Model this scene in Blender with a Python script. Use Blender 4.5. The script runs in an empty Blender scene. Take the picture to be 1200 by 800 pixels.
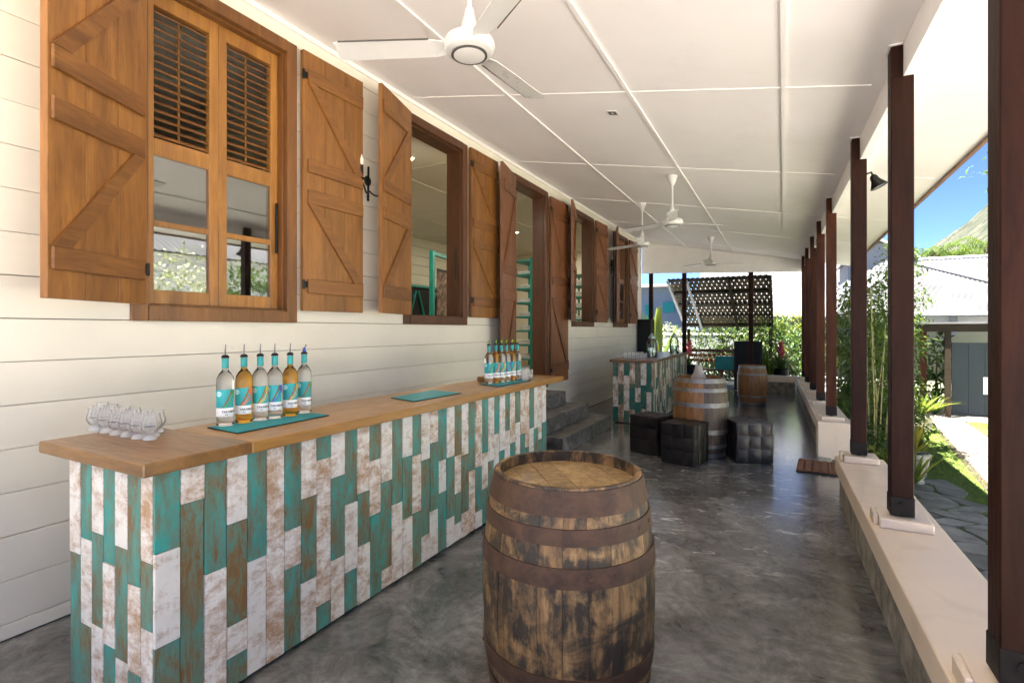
import bpy, bmesh, math, random
from math import sin, cos, pi, radians
from mathutils import Vector, Matrix, Euler
random.seed(11)
scene = bpy.context.scene
col = scene.collection

# ------------------------------------------------------------------ camera, sky, sun, exposure
F, VPX, HY, H = 600.0, 918.0, 386.0, 1.45          # focal length (px of the 1200 px photo), vanishing point, eye height
TH = math.atan((VPX - 600) / F)
cs, sn = cos(TH), sin(TH)
cam = bpy.data.cameras.new('camera')
cam.sensor_width = 36; cam.lens = 36 * F / 1200
cam.shift_y = -(400 - HY) / 1200.0
cam.clip_start = 0.05; cam.clip_end = 3000
camo = bpy.data.objects.new('camera', cam); col.objects.link(camo)
camo.location = (0, 0, H); camo.rotation_euler = (pi / 2, 0, TH)
scene.camera = camo

SUN_EL, SUN_AZ = radians(68), math.atan2(-0.64, -0.77)
S = Vector((cos(SUN_EL) * sin(SUN_AZ), cos(SUN_EL) * cos(SUN_AZ), sin(SUN_EL)))
world = bpy.data.worlds.new('World'); scene.world = world; world.use_nodes = True
wn = world.node_tree
sky = wn.nodes.new('ShaderNodeTexSky'); sky.sky_type = 'NISHITA'; sky.sun_disc = False
sky.sun_elevation = SUN_EL; sky.sun_rotation = SUN_AZ % (2 * pi)
sky.air_density = 0.4; sky.dust_density = 0.0; sky.ozone_density = 6.0; sky.altitude = 1500
bg = wn.nodes['Background']; bg.inputs[1].default_value = 0.05
wn.links.new(sky.outputs[0], bg.inputs[0])
sun = bpy.data.lights.new('sun', 'SUN'); sun.energy = 5.0; sun.angle = radians(0.53); sun.color = (1, .95, .86)
suno = bpy.data.objects.new('sun', sun); col.objects.link(suno)
suno.rotation_euler = S.to_track_quat('Z', 'Y').to_euler(); suno.location = S * 60
vs = scene.view_settings
vs.view_transform = 'Standard'; vs.look = 'None'; vs.exposure = 3.25; vs.gamma = 1
scene.render.engine = 'CYCLES'
scene.cycles.max_bounces = 14; scene.cycles.diffuse_bounces = 7; scene.cycles.glossy_bounces = 5
scene.cycles.transmission_bounces = 12; scene.cycles.transparent_max_bounces = 24
scene.cycles.sample_clamp_indirect = 8
scene.cycles.use_denoising = True

# ------------------------------------------------------------------ pixel -> place helpers
def ray(x, y):
    a = (x - 600) / F
    return (a * cs - sn, a * sn + cs, -(y - HY) / F)
def onZ(x, y, z):
    r = ray(x, y); t = (z - H) / r[2]; return Vector((r[0] * t, r[1] * t, z))
def onX(x, y, X):
    r = ray(x, y); t = X / r[0]; return Vector((X, r[1] * t, H + r[2] * t))
def onY(x, y, Y):
    r = ray(x, y); t = Y / r[1]; return Vector((r[0] * t, Y, H + r[2] * t))

# ------------------------------------------------------------------ mesh helpers
class MB:
    def __init__(s): s.v = []; s.f = []
    def add(s, vs, fs):
        b = len(s.v); s.v += [tuple(v) for v in vs]; s.f += [tuple(b + i for i in f) for f in fs]; return s
    def box(s, x0, x1, y0, y1, z0, z1, M=None, c=0.0):
        if c <= 0:
            vs = [Vector(p) for p in ((x0,y0,z0),(x1,y0,z0),(x1,y1,z0),(x0,y1,z0),(x0,y0,z1),(x1,y0,z1),(x1,y1,z1),(x0,y1,z1))]
            fs = [(0,3,2,1),(4,5,6,7),(0,1,5,4),(1,2,6,5),(2,3,7,6),(3,0,4,7)]
        else:
            c = min(c, abs(x1-x0)*.45, abs(y1-y0)*.45, abs(z1-z0)*.45)
            cc = ((x0+x1)/2, (y0+y1)/2, (z0+z1)/2); hh = (abs(x1-x0)/2, abs(y1-y0)/2, abs(z1-z0)/2)
            vs = []; idx = {}
            for sx in (-1,1):
                for sy in (-1,1):
                    for sz in (-1,1):
                        for a in range(3):
                            h = [hh[i] - (0 if i == a else c) for i in range(3)]
                            idx[(sx,sy,sz,a)] = len(vs)
                            vs.append(Vector((cc[0]+sx*h[0], cc[1]+sy*h[1], cc[2]+sz*h[2])))
            fs = []
            for a in range(3):
                b, d = (a+1) % 3, (a+2) % 3
                for sa in (-1,1):
                    q = []
                    for sb, sd in ((-1,-1),(1,-1),(1,1),(-1,1)):
                        k = [0,0,0]; k[a]=sa; k[b]=sb; k[d]=sd; q.append(idx[(k[0],k[1],k[2],a)])
                    fs.append(tuple(q if sa > 0 else q[::-1]))
                # edges along axis a
                for sb in (-1,1):
                    for sd in (-1,1):
                        def key(sa, w):
                            k=[0,0,0]; k[a]=sa; k[b]=sb; k[d]=sd; return idx[(k[0],k[1],k[2],w)]
                        q = [key(-1,b), key(1,b), key(1,d), key(-1,d)]
                        fs.append(tuple(q[::-1] if sb*sd > 0 else q))
            for sx in (-1,1):
                for sy in (-1,1):
                    for sz in (-1,1):
                        q = [idx[(sx,sy,sz,a)] for a in range(3)]
                        fs.append(tuple(q if sx*sy*sz > 0 else q[::-1]))
        if M is not None: vs = [M @ v for v in vs]
        return s.add(vs, fs)
    def lathe(s, prof, n=24, cx=0, cy=0, M=None, cap0=True, cap1=True, a0=0.0):
        vs = []; fs = []
        for r, z in prof:
            for k in range(n):
                t = a0 + 2*pi*k/n; p = Vector((cx + r*cos(t), cy + r*sin(t), z)); vs.append(M @ p if M else p)
        m = len(prof)
        for i in range(m-1):
            for k in range(n):
                k2 = (k+1) % n
                fs.append((i*n+k, i*n+k2, (i+1)*n+k2, (i+1)*n+k))
        if cap0: fs.append(tuple(range(n))[::-1])
        if cap1: fs.append(tuple((m-1)*n + k for k in range(n)))
        return s.add(vs, fs)
    def tube(s, pts, r, n=8, r1=None):
        pts = [Vector(p) for p in pts]; r1 = r if r1 is None else r1; vs = []; fs = []; m = len(pts)
        for i, p in enumerate(pts):
            d = (pts[min(i+1, m-1)] - pts[max(i-1, 0)]).normalized()
            u = d.orthogonal().normalized() if abs(d.z) > .95 else d.cross(Vector((0,0,1))).normalized()
            w = d.cross(u); rr = r + (r1 - r) * i / max(1, m-1)
            for k in range(n):
                t = 2*pi*k/n; vs.append(p + (u*cos(t) + w*sin(t)) * rr)
        for i in range(m-1):
            for k in range(n):
                k2 = (k+1) % n; fs.append((i*n+k, i*n+k2, (i+1)*n+k2, (i+1)*n+k))
        fs.append(tuple(range(n))[::-1]); fs.append(tuple((m-1)*n+k for k in range(n)))
        return s.add(vs, fs)
    def prism(s, poly, z0, z1, M=None):       # polygon in xy, extruded
        n = len(poly); vs = [Vector((p[0], p[1], z0)) for p in poly] + [Vector((p[0], p[1], z1)) for p in poly]
        if M is not None: vs = [M @ v for v in vs]
        fs = [tuple(range(n))[::-1], tuple(range(n, 2*n))] + [(i, (i+1) % n, n + (i+1) % n, n + i) for i in range(n)]
        return s.add(vs, fs)
    def mesh(s, name, m, smooth=False):
        me = bpy.data.meshes.new(name); me.from_pydata(s.v, [], s.f)
        if m is not None: me.materials.append(m)
        bm = bmesh.new(); bm.from_mesh(me); bmesh.ops.recalc_face_normals(bm, faces=bm.faces) if len(s.f) < 4000 else None
        bm.to_mesh(me); bm.free()
        if smooth:
            for p in me.polygons: p.use_smooth = True
            try: me.set_sharp_from_angle(angle=radians(42))
            except Exception: pass
        return me
    def build(s, name, m, parent=None, loc=(0,0,0), rot=(0,0,0), smooth=False):
        return place(name, s.mesh(name, m, smooth), parent, loc, rot)
def place(name, me, parent=None, loc=(0,0,0), rot=(0,0,0), scale=None):
    o = bpy.data.objects.new(name, me); col.objects.link(o)
    o.location = loc; o.rotation_euler = rot
    if scale: o.scale = scale
    if parent is not None: o.parent = parent
    return o
def tag(o, label=None, cat=None, group=None, kind=None):
    if label: o['label'] = label
    if cat: o['category'] = cat
    if group: o['group'] = group
    if kind: o['kind'] = kind
    return o
def thing(name, label, cat, loc=(0,0,0), rz=0.0, group=None):
    o = bpy.data.objects.new(name, None); col.objects.link(o); o.location = loc; o.rotation_euler = (0,0,rz)
    o.empty_display_size = .1
    return tag(o, label, cat, group)
def struct(name, loc=(0,0,0)):
    o = bpy.data.objects.new(name, None); col.objects.link(o); o.location = loc; return tag(o, kind='structure')
def copy_tree(o, parent=None):
    c = o.copy(); col.objects.link(c); c.parent = parent
    for ch in o.children: copy_tree(ch, c)
    return c

# ------------------------------------------------------------------ materials
def newmat(name):
    m = bpy.data.materials.new(name); m.use_nodes = True
    nt = m.node_tree; return m, nt, nt.nodes['Principled BSDF']
def nd(nt, t, **k):
    n = nt.nodes.new(t)
    for a, b in k.items(): setattr(n, a, b)
    return n
def mth(nt, op, a, b=None, clamp=False):
    n = nd(nt, 'ShaderNodeMath', operation=op, use_clamp=clamp)
    for i, v in enumerate((a, b)):
        if v is None: continue
        if isinstance(v, (int, float)): n.inputs[i].default_value = v
        else: nt.links.new(v, n.inputs[i])
    return n.outputs[0]
def coords(nt, scale=(1,1,1), rnd=True, src='Object', rot=(0,0,0)):
    tc = nd(nt, 'ShaderNodeTexCoord'); v = tc.outputs[src]
    if rnd:
        oi = nd(nt, 'ShaderNodeObjectInfo'); a = nd(nt, 'ShaderNodeVectorMath', operation='MULTIPLY_ADD')
        c = nd(nt, 'ShaderNodeCombineXYZ')
        for i in range(3): nt.links.new(oi.outputs['Random'], c.inputs[i])
        nt.links.new(c.outputs[0], a.inputs[0]); a.inputs[1].default_value = (37.1, 51.7, 23.3); nt.links.new(v, a.inputs[2]); v = a.outputs[0]
    mp = nd(nt, 'ShaderNodeMapping'); mp.inputs['Scale'].default_value = scale; mp.inputs['Rotation'].default_value = rot
    nt.links.new(v, mp.inputs[0]); return mp.outputs[0]
def noise(nt, vec, scale, detail=4, rough=.55, dist=0.0):
    n = nd(nt, 'ShaderNodeTexNoise'); n.inputs['Scale'].default_value = scale; n.inputs['Detail'].default_value = detail
    n.inputs['Roughness'].default_value = rough; n.inputs['Distortion'].default_value = dist
    nt.links.new(vec, n.inputs['Vector']); return n.outputs[0]
def ramp(nt, fac, stops, interp='LINEAR'):
    r = nd(nt, 'ShaderNodeValToRGB'); r.color_ramp.interpolation = interp; e = r.color_ramp.elements
    while len(e) < len(stops): e.new(.5)
    for k, (p, c) in enumerate(stops):
        e[k].position = p; e[k].color = (*c, 1) if len(c) == 3 else c
    nt.links.new(fac, r.inputs[0]); return r.outputs[0]
def gray(nt, fac, a, b): return ramp(nt, fac, [(a, (0,0,0)), (b, (1,1,1))])
def mix(nt, fac, a, b, mode='MIX'):
    n = nd(nt, 'ShaderNodeMix', data_type='RGBA', blend_type=mode)
    for i, v in ((0, fac), (6, a), (7, b)):
        if isinstance(v, (int, float)): n.inputs[i].default_value = v
        elif isinstance(v, tuple): n.inputs[i].default_value = (*v, 1) if len(v) == 3 else v
        else: nt.links.new(v, n.inputs[i])
    return n.outputs[2]
def bump(nt, b, h, strength=.2, dist=.01):
    n = nd(nt, 'ShaderNodeBump'); n.inputs['Strength'].default_value = strength; n.inputs['Distance'].default_value = dist
    nt.links.new(h, n.inputs['Height']); nt.links.new(n.outputs[0], b.inputs['Normal'])
def rndval(nt, colr, amount):
    oi = nd(nt, 'ShaderNodeObjectInfo'); h = nd(nt, 'ShaderNodeHueSaturation')
    v = mth(nt, 'MULTIPLY_ADD', oi.outputs['Random'], amount); nt.nodes[-1].inputs[2].default_value = 1 - amount/2
    nt.links.new(v, h.inputs['Value']); nt.links.new(colr, h.inputs['Color']); return h.outputs[0]
def setc(nt, b, c): nt.links.new(c, b.inputs['Base Color'])
AX = {'X': (.12,1,1), 'Y': (1,.12,1), 'Z': (1,1,.12)}
def wood(name, dark, light, axis='Z', sc=14, rough=.45, coat=0.0, var=.3, knots=0.0, bmp=.12, spec=.5):
    m, nt, b = newmat(name); a = AX[axis]
    v = coords(nt, a)
    n1 = noise(nt, v, sc, 7, .62, .9); n2 = noise(nt, v, sc*7, 3, .6, .2); n3 = noise(nt, v, sc*.25, 2, .5, .4)
    c = ramp(nt, n1, [(.3, dark), (.52, tuple((p+q)/2 for p, q in zip(dark, light))), (.72, light)])
    c = mix(nt, mth(nt, 'MULTIPLY', gray(nt, n2, .45, .7), .35), c, tuple(x*.55 for x in dark))
    c = mix(nt, mth(nt, 'MULTIPLY', gray(nt, n3, .4, .7), .3), c, tuple(x*1.15 for x in light))
    setc(nt, b, rndval(nt, c, var)); b.inputs['Roughness'].default_value = rough
    nt.links.new(mth(nt, 'MULTIPLY_ADD', n2, .25), b.inputs['Roughness']); nt.nodes[-1].inputs[2].default_value = rough - .12
    if coat: b.inputs['Coat Weight'].default_value = coat; b.inputs['Coat Roughness'].default_value = .18
    b.inputs['Specular IOR Level'].default_value = spec
    bump(nt, b, n2, bmp, .004); return m
def plain(name, c, rough=.5, metal=0.0, nz=0.12, sc=8, bmp=0.0, var=0.0, coat=0.0, src='Object'):
    m, nt, b = newmat(name)
    v = coords(nt, (1,1,1), src == 'Object', src); n = noise(nt, v, sc, 6, .6)
    k = ramp(nt, n, [(.3, tuple(x*(1-nz) for x in c)), (.7, tuple(min(1, x*(1+nz)) for x in c))])
    if var: k = rndval(nt, k, var)
    setc(nt, b, k); b.inputs['Metallic'].default_value = metal
    nt.links.new(mth(nt, 'MULTIPLY_ADD', n, .2), b.inputs['Roughness']); nt.nodes[-1].inputs[2].default_value = max(.02, rough - .1)
    if coat: b.inputs['Coat Weight'].default_value = coat
    if bmp: bump(nt, b, noise(nt, v, sc*6, 5, .6), bmp, .005)
    return m
def leafmat(name, cols, transl=.35, rough=.45):
    m, nt, b = newmat(name)
    g = nd(nt, 'ShaderNodeNewGeometry'); st = [(i/max(1, len(cols)-1), c) for i, c in enumerate(cols)]
    c = ramp(nt, g.outputs['Random Per Island'], st); setc(nt, b, c)
    b.inputs['Roughness'].default_value = rough
    t = nd(nt, 'ShaderNodeBsdfTranslucent'); nt.links.new(mix(nt, .5, c, (.25,.35,.04)), t.inputs[0])
    ms = nd(nt, 'ShaderNodeMixShader'); ms.inputs[0].default_value = transl
    nt.links.new(b.outputs[0], ms.inputs[1]); nt.links.new(t.outputs[0], ms.inputs[2])
    nt.links.new(ms.outputs[0], nt.nodes['Material Output'].inputs[0]); return m
def glassy(name, tint=(1,1,1), ior=1.45, rough=0.0):
    m, nt, b = newmat(name); b.inputs['Base Color'].default_value = (*tint, 1)
    b.inputs['Transmission Weight'].default_value = 1; b.inputs['IOR'].default_value = ior; b.inputs['Roughness'].default_value = rough
    return m
def thinglass(name, refl=.3, tint=(.9,.93,.92)):
    m, nt, b = newmat(name); nt.nodes.remove(b)
    t = nd(nt, 'ShaderNodeBsdfTransparent'); t.inputs[0].default_value = (*tint, 1)
    g = nd(nt, 'ShaderNodeBsdfGlossy'); g.inputs['Roughness'].default_value = .015
    fr = nd(nt, 'ShaderNodeFresnel'); fr.inputs[0].default_value = 1.5
    f = mth(nt, 'ADD', fr.outputs[0], refl, True)
    ms = nd(nt, 'ShaderNodeMixShader'); nt.links.new(f, ms.inputs[0])
    nt.links.new(t.outputs[0], ms.inputs[1]); nt.links.new(g.outputs[0], ms.inputs[2])
    nt.links.new(ms.outputs[0], nt.nodes['Material Output'].inputs[0]); return m

def sheenglass(name, sheen=.10):  # clear glass with whitish highlights mixed in as white diffuse colour
    m = thinglass(name, 0.0, (.985,.985,.985)); nt = m.node_tree
    old = [n for n in nt.nodes if n.type == 'MIX_SHADER'][0]; d = nd(nt, 'ShaderNodeBsdfTranslucent'); d2 = nd(nt, 'ShaderNodeBsdfDiffuse')
    for k in (d, d2): k.inputs[0].default_value = (.95,.95,.95,1)
    a = nd(nt, 'ShaderNodeMixShader'); nt.links.new(d.outputs[0], a.inputs[1]); nt.links.new(d2.outputs[0], a.inputs[2])
    b = nd(nt, 'ShaderNodeMixShader'); b.inputs[0].default_value = sheen; nt.links.new(old.outputs[0], b.inputs[1]); nt.links.new(a.outputs[0], b.inputs[2])
    [n for n in nt.nodes if n.type == 'FRESNEL'][0].inputs[0].default_value = 1.22
    nt.links.new(b.outputs[0], nt.nodes['Material Output'].inputs[0]); return m
def board_paint(name, c):
    m, nt, b = newmat(name); v = coords(nt, (1, .12, 1)); v2 = coords(nt, (1,1,1))
    n1 = noise(nt, v, 30, 5, .6, .3); n2 = noise(nt, v2, 1.6, 5, .6); n3 = noise(nt, v2, 9, 8, .7)
    k = ramp(nt, n2, [(.3, tuple(x*.90 for x in c)), (.7, c)])
    k = mix(nt, mth(nt, 'MULTIPLY', gray(nt, n3, .66, .8), .35), k, (.42,.33,.22))
    setc(nt, b, rndval(nt, k, .05)); b.inputs['Roughness'].default_value = .42
    h = mth(nt, 'ADD', n1, n2); bump(nt, b, h, .18, .006); return m
def distressed(name, paint, paint2, under, bare, lo, hi, stroke=(1,1,.28), fleck=None):
    m, nt, b = newmat(name); v = coords(nt, stroke); v2 = coords(nt, (1,1,1)); v3 = coords(nt, (1,1,.08))
    big = noise(nt, v2, 8, 6, .7, .3); st = noise(nt, v, 18, 11, .80, .35); gr = noise(nt, v3, 120, 3, .6)
    p = mix(nt, gray(nt, big, .35, .65), paint, paint2)
    u = mix(nt, gr, under, bare)
    mk = mth(nt, 'ADD', mth(nt, 'MULTIPLY', st, .62), mth(nt, 'ADD', mth(nt, 'MULTIPLY', big, .3), mth(nt, 'MULTIPLY', gr, .1)))
    oi = nd(nt, 'ShaderNodeObjectInfo'); mk = mth(nt, 'ADD', mk, mth(nt, 'MULTIPLY', oi.outputs['Random'], .085))
    f = gray(nt, mk, lo, hi)
    c = mix(nt, f, p, u)
    if fleck:
        fl = gray(nt, noise(nt, v2, 23, 6, .7, .5), .63, .72); c = mix(nt, mth(nt, 'MULTIPLY', fl, .55), c, fleck)
    setc(nt, b, rndval(nt, c, .16)); b.inputs['Roughness'].default_value = .5
    bump(nt, b, mth(nt, 'SUBTRACT', gr, f), .25, .003); return m

M_board = board_paint('cream_board_paint', (.82,.77,.655))
M_dark = plain('dark_void', (.02,.018,.015), .9)
M_shut = wood('varnished_shutter_wood', (.135,.050,.010), (.315,.135,.030), 'Z', 11, .45, .15, .26)
M_shuth = wood('varnished_shutter_wood_cross', (.115,.042,.010), (.245,.102,.023), 'Y', 11, .45, .15, .26)
M_shut2 = wood('reddish_shutter_wood', (.13,.045,.016), (.26,.10,.038), 'Z', 9, .5, .1, .3)
M_shut2h = wood('reddish_shutter_wood_cross', (.11,.038,.014), (.21,.08,.03), 'Y', 9, .5, .1, .2)
M_frame = wood('window_frame_wood', (.11,.042,.010), (.24,.098,.024), 'Z', 11, .45, .15, .15)
M_framed = wood('dark_frame_wood', (.055,.019,.007), (.125,.045,.016), 'Z', 11, .5, .1, .2)
M_sash = wood('sash_wood', (.20,.078,.014), (.40,.18,.038), 'Z', 11, .4, .2, .14)
M_slat = wood('louvre_wood', (.13,.052,.014), (.26,.11,.03), 'Y', 11, .45, .1, .2)
M_post = wood('dark_post_wood', (.011,.0036,.002), (.034,.0108,.0052), 'Z', 10, .5, 0, .25, bmp=.25, spec=.12)
M_postr = wood('reddish_post_wood', (.024,.007,.0035), (.075,.023,.009), 'Z', 10, .5, 0, .5, bmp=.25, spec=.12)
M_counter = wood('honey_counter_wood', (.20,.088,.016), (.37,.185,.042), 'Y', 9, .36, .25, .1)
M_counterx = wood('honey_counter_wood_cross', (.15,.066,.014), (.28,.135,.032), 'X', 9, .36, .25, .1)
M_counterd = wood('dark_counter_wood', (.10,.045,.02), (.22,.10,.04), 'X', 9, .3, .3, .1)
M_teal = distressed('teal_distressed_paint', (.022,.31,.27), (.06,.43,.39), (.12,.07,.022), (.27,.14,.05), .455, .63, fleck=(.16,.34,.26))
M_white = distressed('white_distressed_paint', (.80,.76,.70), (.87,.84,.79), (.30,.15,.065), (.58,.40,.26), .505, .64, (.6,.6,1.0))
M_green = distressed('green_distressed_paint', (.010,.085,.062), (.016,.15,.11), (.12,.06,.025), (.3,.2,.12), .55, .64)
M_white2 = distressed('worn_white_paint', (.62,.58,.50), (.70,.66,.58), (.16,.085,.04), (.32,.2,.12), .50, .60, (1,1,.5))
M_iron = plain('black_iron', (.018,.017,.016), .45, .6, .2)
M_whitepl = plain('white_enamel', (.62,.60,.585), .3, 0, .03)
M_shoe = plain('dark_iron_shoe', (.010,.007,.006), .6, 0, .3, 14, .3)
M_shoe.node_tree.nodes['Principled BSDF'].inputs['Specular IOR Level'].default_value = .2
M_ring = plain('dark_ring', (.06,.055,.05), .4)
M_ceil = plain('ceiling_paint', (.87,.825,.83), .55, 0, .03, 1.3)
M_ceilb = plain('ceiling_batten_paint', (.86,.83,.81), .5, 0, .03)
M_kerb = plain('cream_kerb_paint', (.70,.575,.44), .42, 0, .06, 2.5, .05)
M_glass = thinglass('window_glass', .24)
M_tglass = sheenglass('tumbler_glass', .13)
M_gbase = glassy('thick_glass', (.97,.98,.98), 1.2, .15)
M_gbase.node_tree.nodes['Principled BSDF'].inputs['Transmission Weight'].default_value = .72  # partly opaque white, painting in the brightness clear bases would pick up
M_bott = glassy('clear_bottle', (.97,.985,.98), 1.33)
M_amber = glassy('amber_rum', (.93,.50,.07), 1.36)
M_btnglass = thinglass('jar_glass', .08, (.88,.94,.92))
M_blk = plain('black_plastic', (.008,.008,.008), .5)
M_blk.node_tree.nodes['Principled BSDF'].inputs['Specular IOR Level'].default_value = .25
M_lteal = plain('label_teal', (.02,.36,.38), .5, 0, .15)
M_capteal = plain('bottle_capsule_teal', (.02,.30,.30), .35, 0, .1)
M_lwhite = plain('label_white', (.86,.86,.84), .5, 0, .02)
M_ltxt = plain('label_ink', (.03,.03,.04), .6)
M_lpale = plain('label_pale_disc', (.40,.68,.70), .5)
M_matteal = plain('bar_mat_teal', (.012,.25,.28), .6, 0, .1, 60, .2)
M_lime = plain('lime_pourer', (.25,.55,.04), .4)
M_blue = plain('blue_pourer', (.01,.06,.35), .35)

def stained(m, c, sc, lo, hi, amt):
    nt = m.node_tree; b = nt.nodes['Principled BSDF']; src = b.inputs['Base Color'].links[0].from_socket
    v = coords(nt, (1,1,1), False); n = noise(nt, v, sc, 9, .72, .8)
    setc(nt, b, mix(nt, mth(nt, 'MULTIPLY', gray(nt, n, lo, hi), amt), src, c))
stained(M_kerb, (.34,.27,.2), 3.5, .52, .74, .35)
stained(M_ceil, (.60,.53,.48), .9, .54, .75, .22)
stained(M_post, (.05,.03,.022), 5, .6, .72, .5)
def concrete():
    m, nt, b = newmat('polished_concrete'); v = coords(nt, (1,1,1), False)
    w1 = noise(nt, v, 1.0, 8, .66, 1.5); w2 = noise(nt, v, 5.0, 12, .84, 1.6); w3 = noise(nt, v, .35, 3, .5, .6)
    vo = nd(nt, 'ShaderNodeTexVoronoi', feature='F1'); vo.inputs['Scale'].default_value = 1.1
    dv = nd(nt, 'ShaderNodeVectorMath', operation='MULTIPLY_ADD'); nn = nd(nt, 'ShaderNodeTexNoise'); nn.inputs['Scale'].default_value = 1.3; nt.links.new(v, nn.inputs[0])
    nt.links.new(nn.outputs[1], dv.inputs[0]); dv.inputs[1].default_value = (.9,.9,.9); nt.links.new(v, dv.inputs[2]); nt.links.new(dv.outputs[0], vo.inputs[0])
    arc = mth(nt, 'MULTIPLY', mth(nt, 'ADD', mth(nt, 'SINE', mth(nt, 'MULTIPLY_ADD', vo.outputs[0], 70)), 1), .5)
    w4 = noise(nt, v, 9, 6, .7, .4)
    nt.links.new(mth(nt, 'MULTIPLY', w4, 14), [n for n in nt.nodes if n.type == 'MATH' and n.operation == 'MULTIPLY_ADD'][0].inputs[2])
    s = mth(nt, 'ADD', mth(nt, 'MULTIPLY', w1, .46), mth(nt, 'ADD', mth(nt, 'MULTIPLY', w2, .51), mth(nt, 'MULTIPLY', arc, .03)))
    c = ramp(nt, s, [(.38, (.036,.036,.034)), (.46, (.090,.089,.086)), (.54, (.17,.169,.163)), (.64, (.31,.308,.30))])
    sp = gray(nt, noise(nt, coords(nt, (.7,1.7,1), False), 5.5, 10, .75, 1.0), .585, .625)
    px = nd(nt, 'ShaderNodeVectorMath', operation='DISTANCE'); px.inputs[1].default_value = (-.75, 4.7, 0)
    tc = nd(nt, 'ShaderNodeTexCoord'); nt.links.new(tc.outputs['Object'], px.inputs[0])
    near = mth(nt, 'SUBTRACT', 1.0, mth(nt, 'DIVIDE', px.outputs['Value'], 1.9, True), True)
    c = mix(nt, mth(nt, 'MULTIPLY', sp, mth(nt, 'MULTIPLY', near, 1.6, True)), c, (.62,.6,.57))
    c = mix(nt, mth(nt, 'MULTIPLY', gray(nt, w3, .45, .7), .35), c, (.05,.052,.055))
    setc(nt, b, c)
    nt.links.new(ramp(nt, w2, [(.34, (.10,)*3), (.66, (.25,)*3)]), b.inputs['Roughness'])
    b.inputs['Specular IOR Level'].default_value = .8; b.inputs['Coat Weight'].default_value = .3; b.inputs['Coat Roughness'].default_value = .10
    st2 = noise(nt, coords(nt, (1,2.6,1), False, 'Object', (0,0,.25)), 11, 8, .7, .5)
    bump(nt, b, mth(nt, 'ADD', s, st2), .13, .010); return m
M_floor = concrete()
def barrelwood(name, dark, mid, light, st0, st1, stain=(.012,.010,.008), var=.35, coat=0.0):
    m, nt, b = newmat(name); v = coords(nt, (1,1,.14)); v2 = coords(nt, (1,1,.5)); vw = coords(nt, (1,1,.6), False)
    n1 = noise(nt, v, 26, 8, .65, .8); n2 = noise(nt, v2, 9, 8, .7, .9); gp = nd(nt, 'ShaderNodeNewGeometry'); n3 = noise(nt, gp.outputs['Position'], 7.0, 8, .68, .8); n4 = noise(nt, v, 130, 3, .6)
    c = ramp(nt, n1, [(.28, dark), (.5, mid), (.74, light)])
    c = rndval(nt, c, var)
    f = gray(nt, mth(nt, 'ADD', mth(nt, 'MULTIPLY', n2, .45), mth(nt, 'MULTIPLY', n3, .55)), st0, st1)
    c = mix(nt, mth(nt, 'MULTIPLY', f, .93), c, stain)
    c = mix(nt, mth(nt, 'MULTIPLY', gray(nt, n4, .5, .75), .4), c, stain)
    setc(nt, b, c); b.inputs['Roughness'].default_value = .55
    if coat: b.inputs['Coat Weight'].default_value = coat; b.inputs['Coat Roughness'].default_value = .25
    bump(nt, b, mth(nt, 'ADD', n1, n4), .35, .006); return m
M_bar1 = barrelwood('old_barrel_oak', (.085,.042,.014), (.25,.138,.052), (.46,.285,.122), .43, .54)
M_bar1h = barrelwood('old_barrel_head', (.16,.09,.03), (.29,.18,.07), (.44,.31,.155), .50, .68, (.06,.04,.018), coat=.35)
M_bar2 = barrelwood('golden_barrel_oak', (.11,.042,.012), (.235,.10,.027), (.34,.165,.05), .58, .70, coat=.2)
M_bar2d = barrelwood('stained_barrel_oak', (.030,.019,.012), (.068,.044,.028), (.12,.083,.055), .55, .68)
M_lid = barrelwood('grey_barrel_lid', (.16,.14,.12), (.28,.25,.22), (.40,.37,.33), .62, .8)
def rust(name, a, b2, metal=.35, rough=.55):
    m, nt, b = newmat(name); v = coords(nt, (1,1,1)); n = noise(nt, v, 14, 8, .7, .4); n2 = noise(nt, v, 120, 4, .6)
    setc(nt, b, mix(nt, mth(nt, 'MULTIPLY', n2, .35), ramp(nt, n, [(.32, a), (.68, b2)]), tuple(x*.4 for x in a)))
    b.inputs['Metallic'].default_value = metal; b.inputs['Roughness'].default_value = rough; bump(nt, b, n2, .25, .002); return m
M_rust = rust('rusty_hoop', (.040,.020,.011), (.115,.056,.030), .15, .66)
M_galv = rust('galvanised_hoop', (.17,.165,.16), (.34,.33,.32), .7, .5)
M_leather = plain('dark_leather', (.011,.0075,.006), .42, 0, .5, 12, .3, .6)
M_step = None
def stepmat():
    m, nt, b = newmat('cement_steps'); v = coords(nt, (1,1,1)); n = noise(nt, v, 4, 9, .7, 1.5)
    setc(nt, b, ramp(nt, n, [(.36, (.055,.052,.048)), (.5, (.13,.125,.115)), (.66, (.30,.29,.27))])); b.inputs['Roughness'].default_value = .4
    bump(nt, b, n, .2, .01); return m
M_step = stepmat()
M_rough = plain('rough_kerb_render', (.22,.20,.16), .85, 0, .6, 9, .6)
M_slate = plain('slate', (.20,.185,.168), .6, 0, .45, 5, .5, .55)
M_slab = plain('pale_paving', (.27,.22,.18), .75, 0, .15, 4, .3, .15)
M_soil = plain('soil', (.05,.038,.026), .95, 0, .4, 6, .4)
M_grassb = plain('lawn_base', (.085,.13,.018), .9, 0, .35, 3, .3)
M_grass = leafmat('grass_blades', [(.06,.12,.012), (.13,.19,.022), (.22,.26,.04)], .4)
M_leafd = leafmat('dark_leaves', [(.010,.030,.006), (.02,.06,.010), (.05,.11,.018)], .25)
M_leafm = leafmat('mid_leaves', [(.014,.04,.006), (.04,.085,.012), (.085,.135,.02)], .35)
M_leafy = leafmat('yellow_green_leaves', [(.06,.11,.012), (.16,.20,.025), (.32,.30,.045)], .4)
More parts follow.
